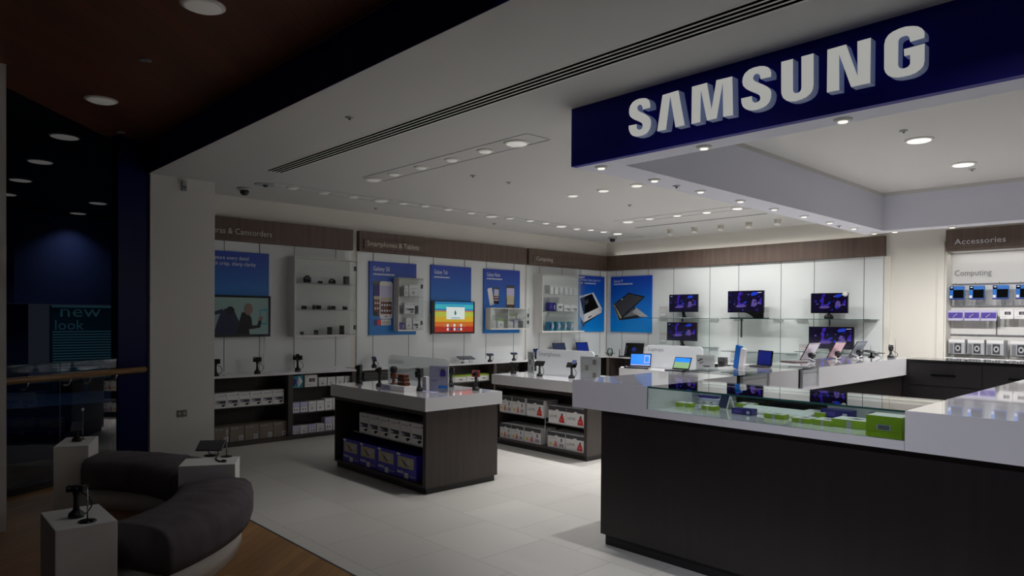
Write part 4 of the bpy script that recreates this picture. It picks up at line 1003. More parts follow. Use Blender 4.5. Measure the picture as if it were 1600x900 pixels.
def phonething(loc, rot, label, w=.064, h=.118, tilt=.9, m='gblack', scr='screenk', name='smartphone', cat='phone', group=None, land=False):
    t = thing(name, label, cat, loc, rot, group)
    if land: w, h = h, w
    X = Matrix.Rotation(tilt, 4, 'X')
    # leans back from the viewer; its face looks up and towards -y
    MB(X).rbox(-w / 2, -h / 2, -.005, w / 2, h / 2, .004, m, .006).build('body', t)
    MB(X).frame((-w / 2, -h / 2, .004), (1, 0, 0), (0, 1, 0), (0, 0, 1)).rect(.005, h * .1, w - .005, h * .9, scr, .0006).build('screen', t)
    return t
ZL, ZI = .842, .848
VIEW = math.radians(-50)
# left wall ledge: cameras on tall stands
for i, (px, py) in enumerate(((337, 586), (402, 582), (465, 578), (523, 572))):
    p = place(px, py, 'z', ZL + .005); p.z = ZL
    nm = ['beside the white pillar', 'left of the camera case', 'under the left half of the camera case', 'under the right half of the camera case'][i]
    stand(p, PI / 2 - .5, 'black security stand on the left wall counter ' + nm, 'tall', 'stands on the left wall counter')
    compact(p + Vector((0, 0, .135)), PI / 2 - .4, 'black %scamera on the stand ' % ('bridge ' if i == 2 else 'compact ') + nm, hump=i == 2, w=.10 if i != 2 else .12, lens=.022 if i != 2 else .032, group='cameras on the left wall counter')
# phones further along
for i, (px, py) in enumerate(((584.5, 572.5), (765.5, 564.5), (803, 562.5))):
    p = place(px, py, 'z', ZL + .005); p.z = ZL
    nm = ['below the two-phone poster', 'left below the three-phone poster', 'right below the three-phone poster'][i]
    stand(p, PI / 2 - .3, 'black security stand on the phone counter ' + nm, 'short', 'stands on the phone counter')
    phonething(p + Vector((0, 0, .112)), PI / 2 - .4, 'smartphone tilted on the stand ' + nm, tilt=.45, land=i > 0, group='phones on the phone counter')
p = place(728, 566, 'z', ZL); p.z = ZL
t = thing('tablet_rest', 'wire tablet rest with lead on the phone counter', 'display stand', p, PI / 2)
MB().tube([(-.10, -.03, .004), (-.04, .02, .03), (0, 0, .055), (.05, .02, .05), (.09, .0, .004)], .004, 'dgrey').tube([(.0, 0, .055), (.09, -.03, .05), (.11, -.02, .02), (.07, -.06, .004)], .003, 'dgrey').build('wire_frame', t)
MB().lathe([(.03, 0), (.03, .006), (0, .008)], 'dgrey', 14, (-.09, -.03, 0)).build('foot', t)
phonething(p + Vector((0, 0, .07)), PI / 2 - .3, 'dark tablet lying nearly flat on the wire rest of the phone counter', .26, .17, .22, 'dgrey', 'screenk', 'tablet', 'tablet')
# cameras in the camera case
for i, (px, py, w, h, hump) in enumerate(((480, 439, .09, .075, True), (500, 437, .05, .03, False), (519, 440, .085, .055, True), (475, 478, .055, .045, False), (495, 478, .11, .055, False), (518, 478, .105, .05, False), (539, 478, .055, .045, False))):
    p = place(px, py, 'x', XW + .13); p.z = 1.976 if i < 3 else 1.633
    compact(p, PI / 2, '%s black camera from the left on the %s shelf of the white camera case' % (ordn(i if i < 3 else i - 3), 'top' if i < 3 else 'middle'), w, h, .05, lens=min(h * .4, .024), group='cameras in the white case', hump=hump)
for i, (px, py, w, h) in enumerate(((472, 517, .05, .04), (494, 517, .06, .06), (515, 517, .07, .10), (534, 516, .07, .12))):
    p = place(px, py, 'x', XW + .13); p.z = 1.30
    t = thing('camera_lens', '%s black lens or flash unit from the left at the bottom of the camera case' % ordn(i), 'lens', p, 0, 'lenses in the white case')
    MB().lathe([(w / 2, 0), (w / 2, h * .3), (w * .46, h * .32), (w * .46, h * .8), (w * .5, h * .82), (w * .48, h), (0, h)], 'black', 16).build('barrel', t)
    MB().lathe([(w * .505, h * .45), (w * .505, h * .6)], 'dgrey', 16).build('grip_ring', t)
p = place(541, 438, 'x', XW + .13)
tag(MB().box(-.03, -.03, 0, .03, .03, .11, 'dgrey').frame((.03, -.03, 0), (0, 1, 0), (0, 0, 1), (1, 0, 0)).rect(.008, .01, .052, .10, 'black').build('camera_box', None, (p.x, p.y, 1.976)), 'dark little box at the right end of the top shelf of the camera case', 'box')

# ---- nearest island top
TI = ZI
def on(px, py, z): q = place(px, py, 'z', z); q.z = z; return q
for i, (px, py, r) in enumerate(((561.5, 599, .3), (593, 604, .1), (655, 611, 0), (704, 604, .2), (743.5, 610, 2.6))):
    p = on(px, py, TI)
    nm = ['at the left rear', 'second from the left', 'in the middle, its lead looping right', 'just right of the leaflet holder', 'nearest the right end'][i]
    stand(p, r - .8, 'black camera stand on the nearest island, ' + nm, 'tall', 'camera stands on the nearest island')
    m = 'black' if i not in (4,) else 'maroon'
    t = compact(p + Vector((0, 0, .130)), -.9 + (0, .4, 1.2, 1.4, 1.3)[i], ('black camera on the stand ' if i < 4 else 'dark red camera on the stand ') + nm, .06 if i in (1, 2) else .075, .085 if i == 2 else .062, .06 if i == 2 else .04, m, .022, 'cameras on the nearest island')
# prize block: white plinth with bottle and small figure-like brown jars
p = on(640, 597.5, TI); p0 = on(601, 607.5, TI)
t = thing('promo_plinth', 'low white promotional plinth lettered Life on the nearest island', 'plinth', (-5.62, 3.66, TI))
MB().box(-.085, 0, 0, .30, .14, .05, 'card').build('block', t)
MB().frame((-.085, 0, 0), (1, 0, 0), (0, 0, 1), (0, -1, 0)).rect(.0, .002, .16, .048, 'lilac', .001).txt('Life', .05, .012, .08, 'navyp', .002, .032).build('lettering', t)
t = thing('brown_bottle', 'brown bottle with black ball top standing on the white plinth', 'bottle', (-5.60, 3.73, TI + .05))
MB().lathe([(.04, 0), (.04, .008), (.016, .012), (.016, .05), (.03, .055), (.034, .10), (.028, .11), (0, .11)], 'amber', 18).build('body', t)
MB().lathe([(.02, .108), (.034, .12), (.036, .15), (.028, .17), (0, .175)], 'dark', 18).build('stopper', t)
t = thing('brown_model', 'small glossy brown stacked model beside the bottle on the plinth', 'model', (-5.44, 3.73, TI + .05))
m = MB()
for k in range(3): m.rbox(-.06 + k * .004, -.03, .003 + k * .036, .075 - k * .01, .03, .033 + k * .036, 'amber', .008)
m.build('blocks', t)
MB().tube([(-.10, 0, .06), (-.05, 0, .075), (.02, 0, .09), (.07, 0, .085)], .008, 'amber').build('bar', t)
goods('plain', 'white_carton', 'box', .09, .13, .05, (-5.34, 3.90, TI), -.2, 'white carton behind the middle camera stand of the nearest island', None)
# leaflet holder
def leaflet(x, y, z, w, h, rot, label, sheet='lilac', art=0):
    t = thing('leaflet_holder', label, 'leaflet holder', (x, y, z), rot)
    MB().box(-w / 2 - .005, 0, .0, w / 2 + .005, .003, h, 'acry').box(-w / 2 - .005, -.03, 0, w / 2 + .005, .04, .004, 'acry').build('holder', t)
    m = MB().box(-w / 2, .0035, .004, w / 2, .006, h - .004, sheet).frame((-w / 2, 0, 0), (1, 0, 0), (0, 0, 1), (0, -1, 0))
    if art == 0: m.rect(w * .58, h * .60, w * .88, h * .82, 'navyp').rect(w * .65, h * .82, w * .82, h * .88, 'dgrey').txt('NEW', w * .12, h * .40, w * .36, 'purple', .001, h * .07).rect(w * .5, h * .14, w * .95, h * .24, 'blue').bars(w * .1, w * .9, h * .92, h * .02, 'textg', w=w * .2).bars(w * .1, w * .45, h * .6, h * .015, 'textg', w=w * .1)
    if art == 1:
        for u, v in ((.62, .66), (.25, .42), (.62, .12)): m.rect(w * u, h * v, w * (u + .16), h * (v + .20), 'dgrey').rect(w * (u + .03), h * (v + .03), w * (u + .13), h * (v + .17), 'brown', .0015)
        m.bars(w * .1, w * .6, h * .92, h * .02, 'textg', w=w * .15)
    if art == 2: m.poly([(w * .05, h * .66), (w * .3, h * .8), (w * .38, h * .72), (w * .12, h * .58)], 'dgrey').poly([(w * .15, h * .5), (w * .35, h * .62), (w * .42, h * .55), (w * .2, h * .42)], 'grey').rect(w * .4, h * .3, w * .75, h * .36, 'dark').bars(w * .1, w * .5, h * .06, h * .06, 'dgrey', w=w * .15)
    m.build('leaflet', t)
    return t
p = on(685, 612.5, TI); leaflet(p.x, p.y, TI, .185, .245, .55, 'acrylic holder with purple camera leaflet at the corner of the nearest island')
t = thing('show_card', 'clear acrylic card lying on the near corner of the nearest island', 'card', (p.x - .09, p.y - .04, TI)); MB().box(-.16, -.05, 0, .10, .04, .003, 'lilac').build('card', t)
def board(x0, x1, y, z1, words, label, taper=.04):
    t = thing('glass_sign_board', label, 'sign board', ((x0 + x1) / 2, y, ZI)); X = Matrix.Translation(-Vector(t.location))
    pts = [(x0, ZI), (x1, ZI), (x1, z1 - .05)] + [(x1 - .05 + .05 * math.cos(a), z1 - .05 + .05 * math.sin(a)) for a in (.5, 1.0, PI / 2)] + [(x0 + .05 - .05 * math.sin(a), z1 - .05 + .05 * math.cos(a)) for a in (0.0001, .6, 1.1)] + [(x0, z1 - .05)]
    MB(X).prism(pts, (0, y, 0), (1, 0, 0), (0, 0, 1), (0, -1, 0), .012, 'frostlight' if words == 'Cameras' else 'frost').build('glass_panel', t)
    MB(X).frame(*FB(x0 + .04, z1 - .085, y - .012)).txt(words, 0, 0, {'Cameras': .24, 'Smartphones': .36, 'Laptops': .25}[words], 'textg', .002, .05).build('lettering', t)
board(-6.06, -5.06, 3.98, 1.155, 'Cameras', 'frosted glass board lettered Cameras standing on the nearest island')
board(-6.0, -5.08, 6.1, 1.165, 'Smartphones', 'frosted glass board lettered Smartphones standing on the second island')
board(-5.87, -4.96, 8.2, 1.17, 'Laptops', 'frosted glass board lettered Laptops standing on the third island')
# ---- second island top
for i, (px, py) in enumerate(((802, 583.5), (843, 588), (893, 591))):
    p = on(px, py, ZI)
    nm = ['at the left end', 'in the middle', 'nearest the service counter'][i]
    stand(p, -.2, 'black phone stand on the second island, ' + nm, 'tall' if i else 'short', 'phone stands on the second island')
    phonething(p + Vector((0, 0, .155 if i else .11)), .35, 'smartphone tilted on the stand ' + nm + ' of the second island', .075, .125, tilt=.8, scr='gblack', land=True, group='phones on the second island')
phonething(on(893, 591, ZI) + Vector((.03, .01, .185)), .6, 'second small phone fanned above the one nearest the service counter', .05, .09, .5)
p = on(836, 583, ZI); leaflet(-6.13, 6.12, ZI, .10, .27, .1, 'narrow pale leaflet left of the Smartphones board', 'card', 1)
p = on(928, 599, ZI); leaflet(-5.02, 5.95, ZI, .24, .27, .35, 'pale leaflet with three phones right of the Smartphones board', 'card', 1)
# ---- laptops
def laptop(loc, rot, label, w=.33, d=.23, open_=1.9, scr='screenb', m='gblack', group='laptops', hs=None, lidcol=None):
    t = thing('laptop', label, 'laptop', loc, rot, group)
    b = MB().rbox(-w / 2, -d, 0, w / 2, 0, .018, m, .006).frame((-w / 2, -d, .018), (1, 0, 0), (0, 1, 0), (0, 0, 1))
    b.rect(.03, d * .35, w - .03, d * .9, 'dgrey', .0006).rect(w * .36, d * .06, w * .64, d * .28, 'dgrey', .0006)
    for k in range(4): b.rect(.035, d * (.38 + k * .13), w - .035, d * (.47 + k * .13), 'black', .001)
    b.build('keyboard_base', t)
    X = Matrix.Translation((0, 0, .014)) @ Matrix.Rotation(PI - open_, 4, 'X') @ Matrix.Rotation(PI, 4, 'Z') @ Matrix.Identity(4)
    # lid hinged on the back edge, face towards -y
    hh = hs or d
    X = Matrix.Translation((0, 0, .014)) @ Matrix.Rotation(-(open_ - PI / 2), 4, 'X')
    ld = MB(X).rbox(-w / 2, 0, 0, w / 2, .008, hh, lidcol or m, .003).build('lid', t)
    s = MB(X).frame((-w / 2, 0, 0), (1, 0, 0), (0, 0, 1), (0, -1, 0)).rect(.012, .02, w - .012, hh - .012, scr, .001)
    if scr == 'screenb': s.rect(.012, .02, w - .012, .032, 'lilac', .0015).rect(w * .68, hh * .3, w - .02, hh * .85, 'lilac', .0016).rect(w * .70, hh * .35, w - .03, hh * .80, 'screenb', .002)
    if scr == 'screeng': s.rect(.012, hh * .6, w - .012, hh - .012, 'screenb', .0015)
    if scr == 'gblack':
        for k in range(5): s.ell(.03, .04 + k * .035, .006, .006, 'lilac', .002, 8)
        s.ell(w * .5, hh * .5, .045, .045, 'screend', .0015)
    s.build('screen', ld)
    return t
TH = on(1004, 572, ZI)
laptop(place(1000, 568, 'y', 8.02) * 1 - Vector((0, 0, 0)), .45, 'open black laptop with bright blue desktop at the left of the third island', .30, .2, 1.95, 'screenb')
bpy.data.objects['laptop'].location.z = ZI
o = laptop(place(1063, 574, 'y', 8.02), .0, 'open black laptop with green landscape screen in front of the Laptops board', .26, .18, 2.0, 'screeng'); o.location.z = ZI
for i, (px, w, c, sc) in enumerate(((841, .16, 'navyp', 'screenk'), (877, .33, 'dgrey', 'screenk'), (913, .33, 'dgrey', 'screend'))):
    p = place(px, 560, 'z', ZL); 
    y = place(px, 550, 'x', -8.33).y
    laptop((-8.33, y, ZL), PI / 2, ['small open netbook with dark blue screen at the left of the Computing counter', 'open laptop with grey-blue screen in the middle of the Computing counter', 'open laptop with deep blue screen at the right of the Computing counter'][i], w, .20, 1.85, sc, 'gblack', hs=.25 if i else .16)
laptop((-8.30, 8.70, ZL), PI / 2 - .1, 'small brown-backed netbook just right of the dark blue netbook', .13, .14, 1.9, 'lgrey', hs=.15)
o = laptop(place(983, 553, 'z', ZL + .01), .25, 'open black laptop with dark desktop in the corner on the back wall counter', .36, .25, 1.95, 'gblack'); o.location = (-7.72, 10.36, ZL)
goods('plain', 'white_carton', 'box', .22, .2, .2, (-7.25, 10.2, ZL), 0, 'white carton half behind the Laptops board on the back wall counter', None)
leaflet(-4.88, 8.12, ZI, .26, .225, .1, 'pale leaflet with phones printed aslant right of the Laptops board', 'card', 2)
goods('dark', 'black_tower', 'box', .10, .20, .08, (-4.65, 8.13, ZI), .1, 'upright black slab beside the slanted-phone leaflet', None)
# glass ornament on the back counter
for i, (px, hh, r) in enumerate(((953, .14, .055), (968, .13, .012))):
    p = place(px, 556, 'z', ZL); p.z = ZL
    t = thing('glass_display_jar' if i == 0 else 'chrome_chain_stand', ['round clear glass bowl with black twigs on the corner counter', 'thin beaded chrome stem beside the glass bowl'][i], 'ornament', p)
    if i == 0:
        MB().lathe([(.03, 0), (.05, .02), (.055, .07), (.045, .12), (.03, .14), (.028, .14), (.043, .12), (.052, .07), (.047, .023), (0, .006)], 'case', 18).build('bowl', t)
        m = MB()
        for k in range(9): a = k * .7; m.tube([(0, 0, .03), (.05 * math.cos(a), .05 * math.sin(a), .04 + .01 * (k % 3)), (.10 * math.cos(a + .3), .10 * math.sin(a + .3), .045 + .012 * (k % 2))], .003, 'black', 5)
        m.build('twigs', t)
    else:
        MB().lathe([(.008 + .004 * (k % 2), k * .011) for k in range(12)], 'steel', 10).build('stem', t)
# under the back wall counter
goods('plain', 'white_carton', 'box', .30, .22, .3, (-6.55, 10.13, .051), 0, 'white carton on the floor shelf under the back wall counter', None)
goods('dark', 'black_case', 'case', .40, .30, .28, (-7.5, 10.14, .051), .06, 'black case under the corner of the back wall counter', None)
goods('navy', 'blue_box', 'box', .12, .35, .28, (-7.93, 10.14, .051), 0, 'blue box at the left end under the back wall counter', None)
t = thing('paper_sheet', 'loose white card lying askew on the left end of the third island', 'card', (-5.96, 7.98, ZI)); MB(Matrix.Rotation(.5, 4, 'Z')).box(-.16, -.05, 0, .13, .05, .004, 'card').build('card', t)
t = thing('mouse', 'black mouse on the left end of the third island', 'mouse', (-5.95, 7.83, ZI)); MB(Matrix.Scale(1, 4)).lathe([(.03, 0), (.036, .012), (.026, .026), (0, .032)], 'black', 16).build('body', t)

# ================================================================== INSIDE THE GLASS CASE
ZC = .969
CI = [('flatgreen', 1030, 630, .08, .022, .06, 'flat pack with green edge at the left end of the glass case'),
      ('navy', 1057, 623, .13, .05, .05, 'blue box behind the first green pack in the glass case'),
      ('flatgreen', 1073, 635, .09, .025, .06, 'pale pack with green stripe beside the blue box in the glass case'),
      ('flatgreen', 1110, 640, .09, .025, .07, 'lime striped flat pack left of the little stand in the glass case'),
      ('lilac', 1108, 627, .17, .035, .08, 'pale violet box left of the little white stand'),
      ('flatgreen', 1168, 632, .11, .028, .09, 'flat green and white pack behind the white keyboard'),
      ('navy', 1163, 647, .13, .035, .07, 'violet-blue box in front of the white keyboard'),
      ('flatgreen', 1213, 653, .12, .024, .07, 'long green striped pack in front of the keyboard right end'),
      ('flatgreen', 1257, 659, .10, .024, .11, 'lime flat pack fourth from the right in the glass case'),
      ('flatgreen', 1277, 648, .14, .025, .12, 'pale flat pack with lime edge in the second row of the glass case'),
      ('navy', 1310, 648, .17, .045, .10, 'violet box in the back row of the glass case'),
      ('flatgreen', 1292, 663, .11, .028, .12, 'lime flat pack third from the right in the glass case'),
      ('flatgreen', 1335, 667, .19, .042, .14, 'lime flat pack with gadget picture second from the right in the glass case')]
for i, (k, px, py, w, h, d, lab) in enumerate(CI):
    p = on(px, py, ZC)
    yc = min(max(p.y - d / 2, 3.668), 4.28 - d); p.x = place(px, py, 'y', yc + d / 2).x if yc < p.y - d / 2 else p.x; p.y = yc; p.x = max(p.x, -2.59 + w / 2)
    goods(k, 'gadget_pack', 'pack', w, h, d, p, 0.0, lab, 'packs in the glass case')
p = on(1389, 678, ZC); goods('green', 'green_box', 'box', .165, .105, .14, (-1.215, 3.672, ZC), 0, 'tall lime green box with white top at the right end of the glass case', None)
p = on(1212, 647, ZC)
t = thing('white_keyboard', 'slim white keyboard lying in the glass case', 'keyboard', (p.x, min(p.y, 4.2), ZC), -.05)
KX = Matrix.Translation((0, -.055, 0)) @ Matrix.Rotation(.22, 4, 'X') @ Matrix.Translation((0, .055, 0))
MB(KX).rbox(-.22, -.055, 0, .22, .055, .012, 'card', .008).build('body', t)
MB().box(-.2, .035, 0, .2, .045, .02, 'card').build('foot', t)
m = MB(KX)
for r in range(4): m.box(-.205, -.045 + r * .024, .012, .205, -.026 + r * .024, .015, 'textw')
m.build('keys', t)
t = thing('tablet_easel', 'small white easel with dark screen near the middle of the glass case', 'display stand', (-2.31, 4.06, ZC), -.35)
MB(Matrix.Rotation(-.32, 4, 'X')).box(-.04, -.004, 0, .04, .004, .115, 'card').build('plate', t)
MB(Matrix.Rotation(-.32, 4, 'X')).box(-.037, -.007, .004, .037, -.004, .112, 'screenk').build('screen', t)
MB(Matrix.Translation((0, .07, 0)) @ Matrix.Rotation(.35, 4, 'X')).box(-.03, -.004, 0, .03, .004, .105, 'card').build('rear_leg', t)
t = thing('black_webcam', 'small black webcam at the back of the glass case near its right end', 'webcam', (place(1366, 650, 'y', 4.2).x, 4.2, ZC))
MB().lathe([(.02, 0), (.03, .01), (.034, .03), (.026, .05), (0, .058)], 'black', 14).build('body', t)
MB().lathe([(.018, 0), (.018, .008), (0, .01)], 'gblack', 12, (0, -.03, .02)).build('lens', t)
t = thing('clear_tray', 'clear acrylic tray at the left of the glass case', 'tray', (-2.43, 4.16, ZC))
m = MB().box(-.14, -.05, .075, .14, .05, .079, 'acry').box(-.14, -.05, 0, -.136, .05, .075, 'acry').box(.136, -.05, 0, .14, .05, .075, 'acry'); m.build('tray', t)

# ================================================================== LEFT ARM GOODS
ZT = T1
t = thing('brochure_stand', 'leaning blue and white brochure board on the left counter arm', 'display card', (-3.02, 5.55, ZT), -.15)
MB(Matrix.Rotation(.10, 4, 'X') @ Matrix.Rotation(.22, 4, 'Y')).box(-.045, -.004, 0, .01, .02, .205, 'blue').build('blue_panel', t)
MB(Matrix.Rotation(.10, 4, 'X') @ Matrix.Rotation(.22, 4, 'Y')).box(.01, -.006, 0, .055, .022, .19, 'card').build('white_panel', t)
o = thing('monitor', 'small blue-lit display behind the leaning brochure board', 'monitor', (-3.0, 5.98, ZT), -.5)
MB(Matrix.Rotation(-.1, 4, 'X')).box(-.10, 0, .012, .11, .012, .15, 'gblack').build('housing', o)
MB(Matrix.Rotation(-.1, 4, 'X')).box(-.09, -.002, .02, .10, 0, .142, 'screend').build('screen', o)
MB().box(-.10, -.08, 0, .11, 0, .012, 'dgrey').build('keyboard_base', o)
for i, (px, py, c, sc) in enumerate(((-3.15, 7.20, 'tabdark', 'tablilac'), (-3.12, 7.80, 'tabdark', 'tabrose'), (-3.10, 8.36, 'dgrey', 'tabgrey'))):
    p = Vector((px, py, ZT))
    nm = ['left', 'middle', 'right'][i]
    t = thing('tablet', '%s of three tablets seen from behind, tilted on the left counter arm' % nm, 'tablet', p, -.25, 'tilted tablets on the counter arm')
    X = Matrix.Translation((0, 0, .01)) @ Matrix.Rotation(.55, 4, 'Y')
    MB(X).box(-.004, -.09, 0, .004, .09, .21, c).build('body', t)
    MB(X).frame((.004, -.09, 0), (0, 1, 0), (0, 0, 1), (1, 0, 0)).rect(.008, .008, .172, .202, sc, .0008).build('back_plate', t)
    t = thing('tablet_mount', 'round black mount behind the %s tilted tablet' % nm, 'display stand', p + Vector((.085, -.04, 0)), 0, 'tablet mounts on the counter arm')
    MB().lathe([(.04, 0), (.04, .006), (.012, .012), (.012, .03), (.032, .038), (.04, .06), (.034, .085), (0, .095)], 'black', 18).build('body', t)
    MB().tube([(.02, 0, .03), (.04, -.06, .02), (.0, -.09, .004), (.04, -.14, .004)], .004, 'lgrey', 6).build('lead', t)
p = Vector((-3.12, 6.98, ZT)); t = thing('laptop', 'thin dark red laptop base lying open before the left tilted tablet', 'laptop', p + Vector((.0, -.05, 0)), -.35)
MB().rbox(-.10, -.12, 0, .10, .07, .010, 'tabdark', .004).build('keyboard_base', t)
p = Vector((-2.96, 8.52, ZT)); t = thing('tablet', 'dark tablet lying on a low wire rest at the far end of the counter arm', 'tablet', p + Vector((0, 0, .06)), -.3); MB(Matrix.Rotation(.12, 4, 'Y')).box(-.11, -.08, 0, .11, .08, .008, 'gblack').build('body', t)
t = thing('tablet_rest', 'low black wire rest under the flat tablet on the counter arm', 'display stand', p, 0)
MB().lathe([(.035, 0), (.035, .01), (.01, .014), (.01, .058), (0, .058)], 'black', 14).build('column', t)
MB().tube([(.02, 0, .05), (.08, -.03, .03), (.12, -.02, .004)], .004, 'black', 6).build('lead', t)
MB().tube([(-.02, .03, .0), (-.02, .03, .16)], .003, 'grey', 6).build('rod', t)
p = Vector((-2.78, 8.60, ZT)); stand(p, 0, 'black camera stand at the far end of the counter arm', 'short'); compact(p + Vector((0, 0, .088)), .4, 'small black camera at the far end of the counter arm', .05, .06, .03)
tag(MB().tube([(0, 0, 0), (0, 0, .22)], .003, 'grey', 6).lathe([(.02, 0), (.02, .004), (0, .005)], 'grey', 12).build('price_rod', None, p + Vector((.03, .05, 0))), 'thin upright rod beside the far camera on the counter arm', 'rod')
for i, (px, py) in enumerate(((1268, 567), (1303, 563), (1336, 560))):
    p = on(px, py, ZT)
    t = thing('cradle', '%s silver cradle in the row along the inner edge of the counter arm' % ['near', 'middle', 'far'][i], 'display stand', p, 0, 'silver cradles on the counter arm')
    MB().lathe([(.035, 0), (.035, .005), (.012, .01), (.012, .03), (0, .032)], 'lgrey', 14).build('foot', t)
    MB(Matrix.Translation((0, 0, .03)) @ Matrix.Rotation(.4, 4, 'Y')).box(-.035, -.02, 0, .035, .02, .006, 'grey').build('plate', t)
p = on(1256, 572, ZT)
t = thing('tablet', 'grey tablet lying flat at the inner edge of the counter arm', 'tablet', (-2.80, 6.28, ZT), .3); MB().rbox(-.09, -.06, 0, .09, .06, .008, 'grey', .006).build('body', t)
# price labels on the back wall panels
for i, (px, py) in enumerate(((1036, 487), (1036, 528), (1148, 556), (1256, 548))):
    p = place(px, py, 'y', YW - .03)
    tag(MB().box(-.07, 0, -.09, .07, .002, .09, 'lgrey').frame((-.07, 0, -.09), (1, 0, 0), (0, 0, 1), (0, -1, 0)).rect(.008, .008, .132, .172, 'card').bars(.02, .12, .14, .012, 'pink').bars(.02, .12, .10, .008, 'textg').bars(.02, .12, .07, .008, 'textg').build('price_card', None, p),
        'small price card on the back wall %s' % ['beside the upper left monitor', 'beside the lower left monitor', 'left of the leaning brochure board', 'left of the tilted tablets'][i], 'price card', 'price cards on the back wall')

# ================================================================== ACCESSORIES BAY
YA = 10.6
def hookrail(z, label):
    t = thing('hook_rail', label, 'rail', (-2.73, 10.76, z), 0, 'hook rails in the accessories bay')
    MB().box(0, 0, -.008, 2.2, .02, .008, 'grey').build('bar', t)
    for x in (.1, .32, .58, .8, 1.05, 1.3): MB().tube([(x, 0, 0), (x, -.20, 0), (x, -.205, .012)], .003, 'steel', 6).build('hook', t)
hookrail(2.035, 'top rail of hooks in the accessories bay'); hookrail(1.74, 'middle rail of hooks in the accessories bay'); hookrail(1.36, 'lowest rail of hooks in the accessories bay')
for i, x in enumerate((-2.63, -2.405, -2.145, -1.90, -1.66)):
    t = thing('hanging_pack', '%s black and blue hanging pack from the left on the top accessories rail' % ordn(i), 'pack', (x, YA, 1.825), 0, 'blue packs on the top accessories rail')
    MB().box(-.085, 0, 0, .085, .03, .18, 'blue').frame((-.085, 0, 0), (1, 0, 0), (0, 0, 1), (0, -1, 0)).rect(.045, .02, .165, .13, 'gblack').rect(.005, .13, .05, .175, 'gblack').ell(.028, .16, .016, .007, 'card', .002).rect(.005, .02, .035, .055, 'card').rect(0, 0, .17, .015, 'navyp', .0015).build('card', t)
    MB().box(.085, .0, .01, .11, .10, .17, 'acry').build('blister', t)
for i, x in enumerate((-2.64, -2.455, -2.27)):
    t = thing('hanging_pack', '%s purple pack with a pen-like stick on the middle accessories rail' % ['left', 'centre', 'right'][i], 'pack', (x, YA, 1.55), 0, 'purple packs on the middle accessories rail')
    MB().rbox(-.088, 0, 0, .088, .02, .135, 'lilac', .008).frame((-.088, 0, 0), (1, 0, 0), (0, 0, 1), (0, -1, 0)).rect(.006, .03, .170, .105, 'purple').poly([(.03, .025), (.06, .035), (.125, .09), (.105, .095)], 'gblack', .0015).poly([(.05, .04), (.06, .04), (.115, .088), (.105, .09)], 'lilac', .002).build('card', t)
for i, (x, k) in enumerate(((-2.075, 'camera'), (-1.925, 'camera'))):
    goods(k, 'hanging_pack', 'pack', .14, .125, .02, (x, YA, 1.575), 0, ['pale pack with red edge on the middle accessories rail', 'small white pack at the right of the middle accessories rail'][i], None)
tag(MB().box(-.004, 0, 0, .004, .01, .30, 'dark').build('divider_strip', None, (-2.215, 10.765, 1.36)), 'black vertical strip on the panel below the red-edged pack', 'strip')
for i, x in enumerate((-2.615, -2.40, -2.19, -1.93, -1.70)):
    goods('webcam', 'webcam_box', 'box', .19, .20, .14, (x, YA - .03, 1.10), -.12, '%s white webcam box from the left on the lowest accessories rail' % ordn(i), 'webcam boxes on the lowest accessories rail')
t = thing('label_strip', 'silver shelf with price strip under the webcam boxes', 'shelf', (-2.73, 10.5, 1.05)); MB().box(0, 0, 0, 2.2, .26, .01, 'lgrey').build('shelf', t)
m = MB().box(0, -.003, -.03, 2.2, 0, .012, 'card').frame((0, -.003, -.03), (1, 0, 0), (0, 0, 1), (0, -1, 0)).bars(.02, 2.1, .01, .02, 'grey', w=.12); m.build('price_strip', t)

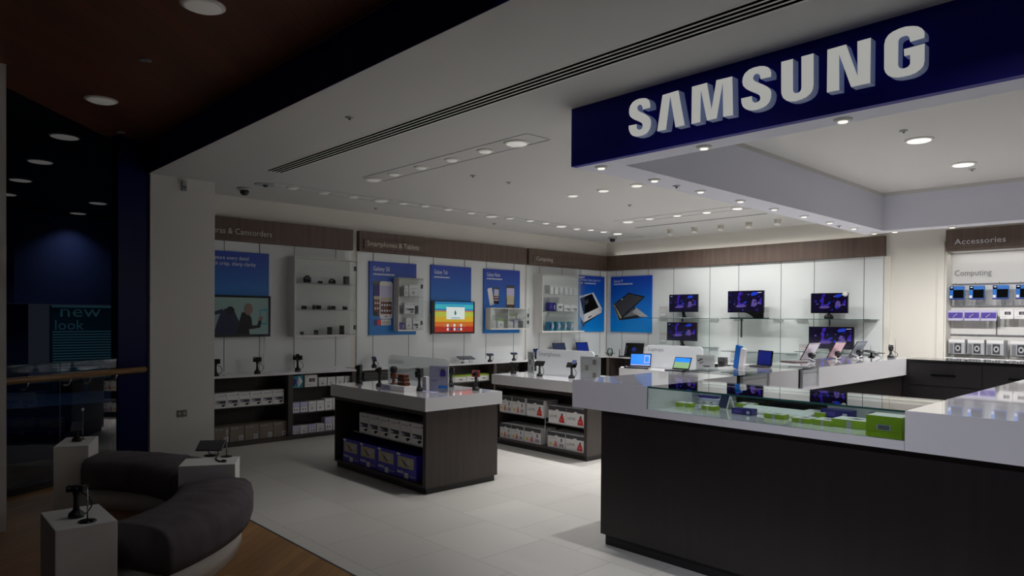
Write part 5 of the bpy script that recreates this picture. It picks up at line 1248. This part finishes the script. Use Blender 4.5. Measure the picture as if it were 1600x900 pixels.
# ================================================================== ON THE PEDESTALS
c, a = P1
p = place(119, 808, 'z', .5)
stand((p.x, p.y, .5), 1.2, 'black camera stand on the near bench pedestal', 'tall'); compact((p.x, p.y, .635), 1.0, 'black camcorder on the near bench pedestal', .085, .03, .045, lens=.014)
def rod(p, label, h=.16):
    t = thing('acrylic_rod', label, 'display stand', p); 
    MB().lathe([(.042, 0), (.042, .005), (.036, .008), (0, .008)], 'gblack', 22).build('foot', t)
    MB().tube([(0, 0, .006), (0, 0, h)], .0035, 'steel', 6).build('rod', t)
    MB().box(-.004, -.012, h, .004, .012, h + .02, 'acry').build('clip', t)
p = place(136.5, 815, 'z', .5); rod((p.x, p.y, .5), 'upright rod on a black disc on the near bench pedestal', .175)
p = place(120, 689.5, 'z', .5); p.z = .5
stand(p, .3, 'black phone stand on the far bench pedestal', 'short'); phonething(p + Vector((0, 0, .125)), 1.1, 'smartphone with pale screen on the far bench pedestal', .09, .10, 1.0, 'gblack', 'screenk')
tag(MB().tube([(0, 0, 0), (0, 0, .26)], .003, 'grey', 6).box(-.008, -.008, .24, .008, .008, .26, 'card').lathe([(.02, 0), (.02, .004), (0, .004)], 'dgrey', 12).build('price_rod', None, p + Vector((-.08, .06, 0))), 'thin upright rod behind the phone on the far bench pedestal', 'rod')
p = place(354, 713.5, 'z', .5); p.z = .5; rod(p, 'upright rod on a disc on the middle bench pedestal', .20)
p = place(330, 712, 'z', .5); p.z = .5
t = thing('tablet_rest', 'black looped rest on the middle bench pedestal', 'display stand', p, .5)
MB().lathe([(.05, 0), (.05, .006), (0, .01)], 'black', 18).build('foot', t)
MB().tube([(0, 0, .005), (-.03, 0, .03), (.0, 0, .055), (.06, 0, .04), (.05, .02, .01)], .004, 'black', 6).build('loop', t)
phonething(p + Vector((-.01, 0, .075)), .9, 'dark tablet tilted on the looped rest of the middle bench pedestal', .19, .12, .5, 'dgrey', 'dgrey', 'tablet', 'tablet')
p = place(345, 721, 'z', .5); p.z = .5
t = thing('cable_coil', 'black lead coiled flat on the front of the middle bench pedestal', 'cable', p)
MB().tube([(-.16, .03, .004), (-.10, 0, .006), (-.03, -.015, .005), (.03, -.01, .006), (.05, .015, .005), (.02, .03, .006), (-.01, .012, .006)], .006, 'black', 6).build('cable', t)
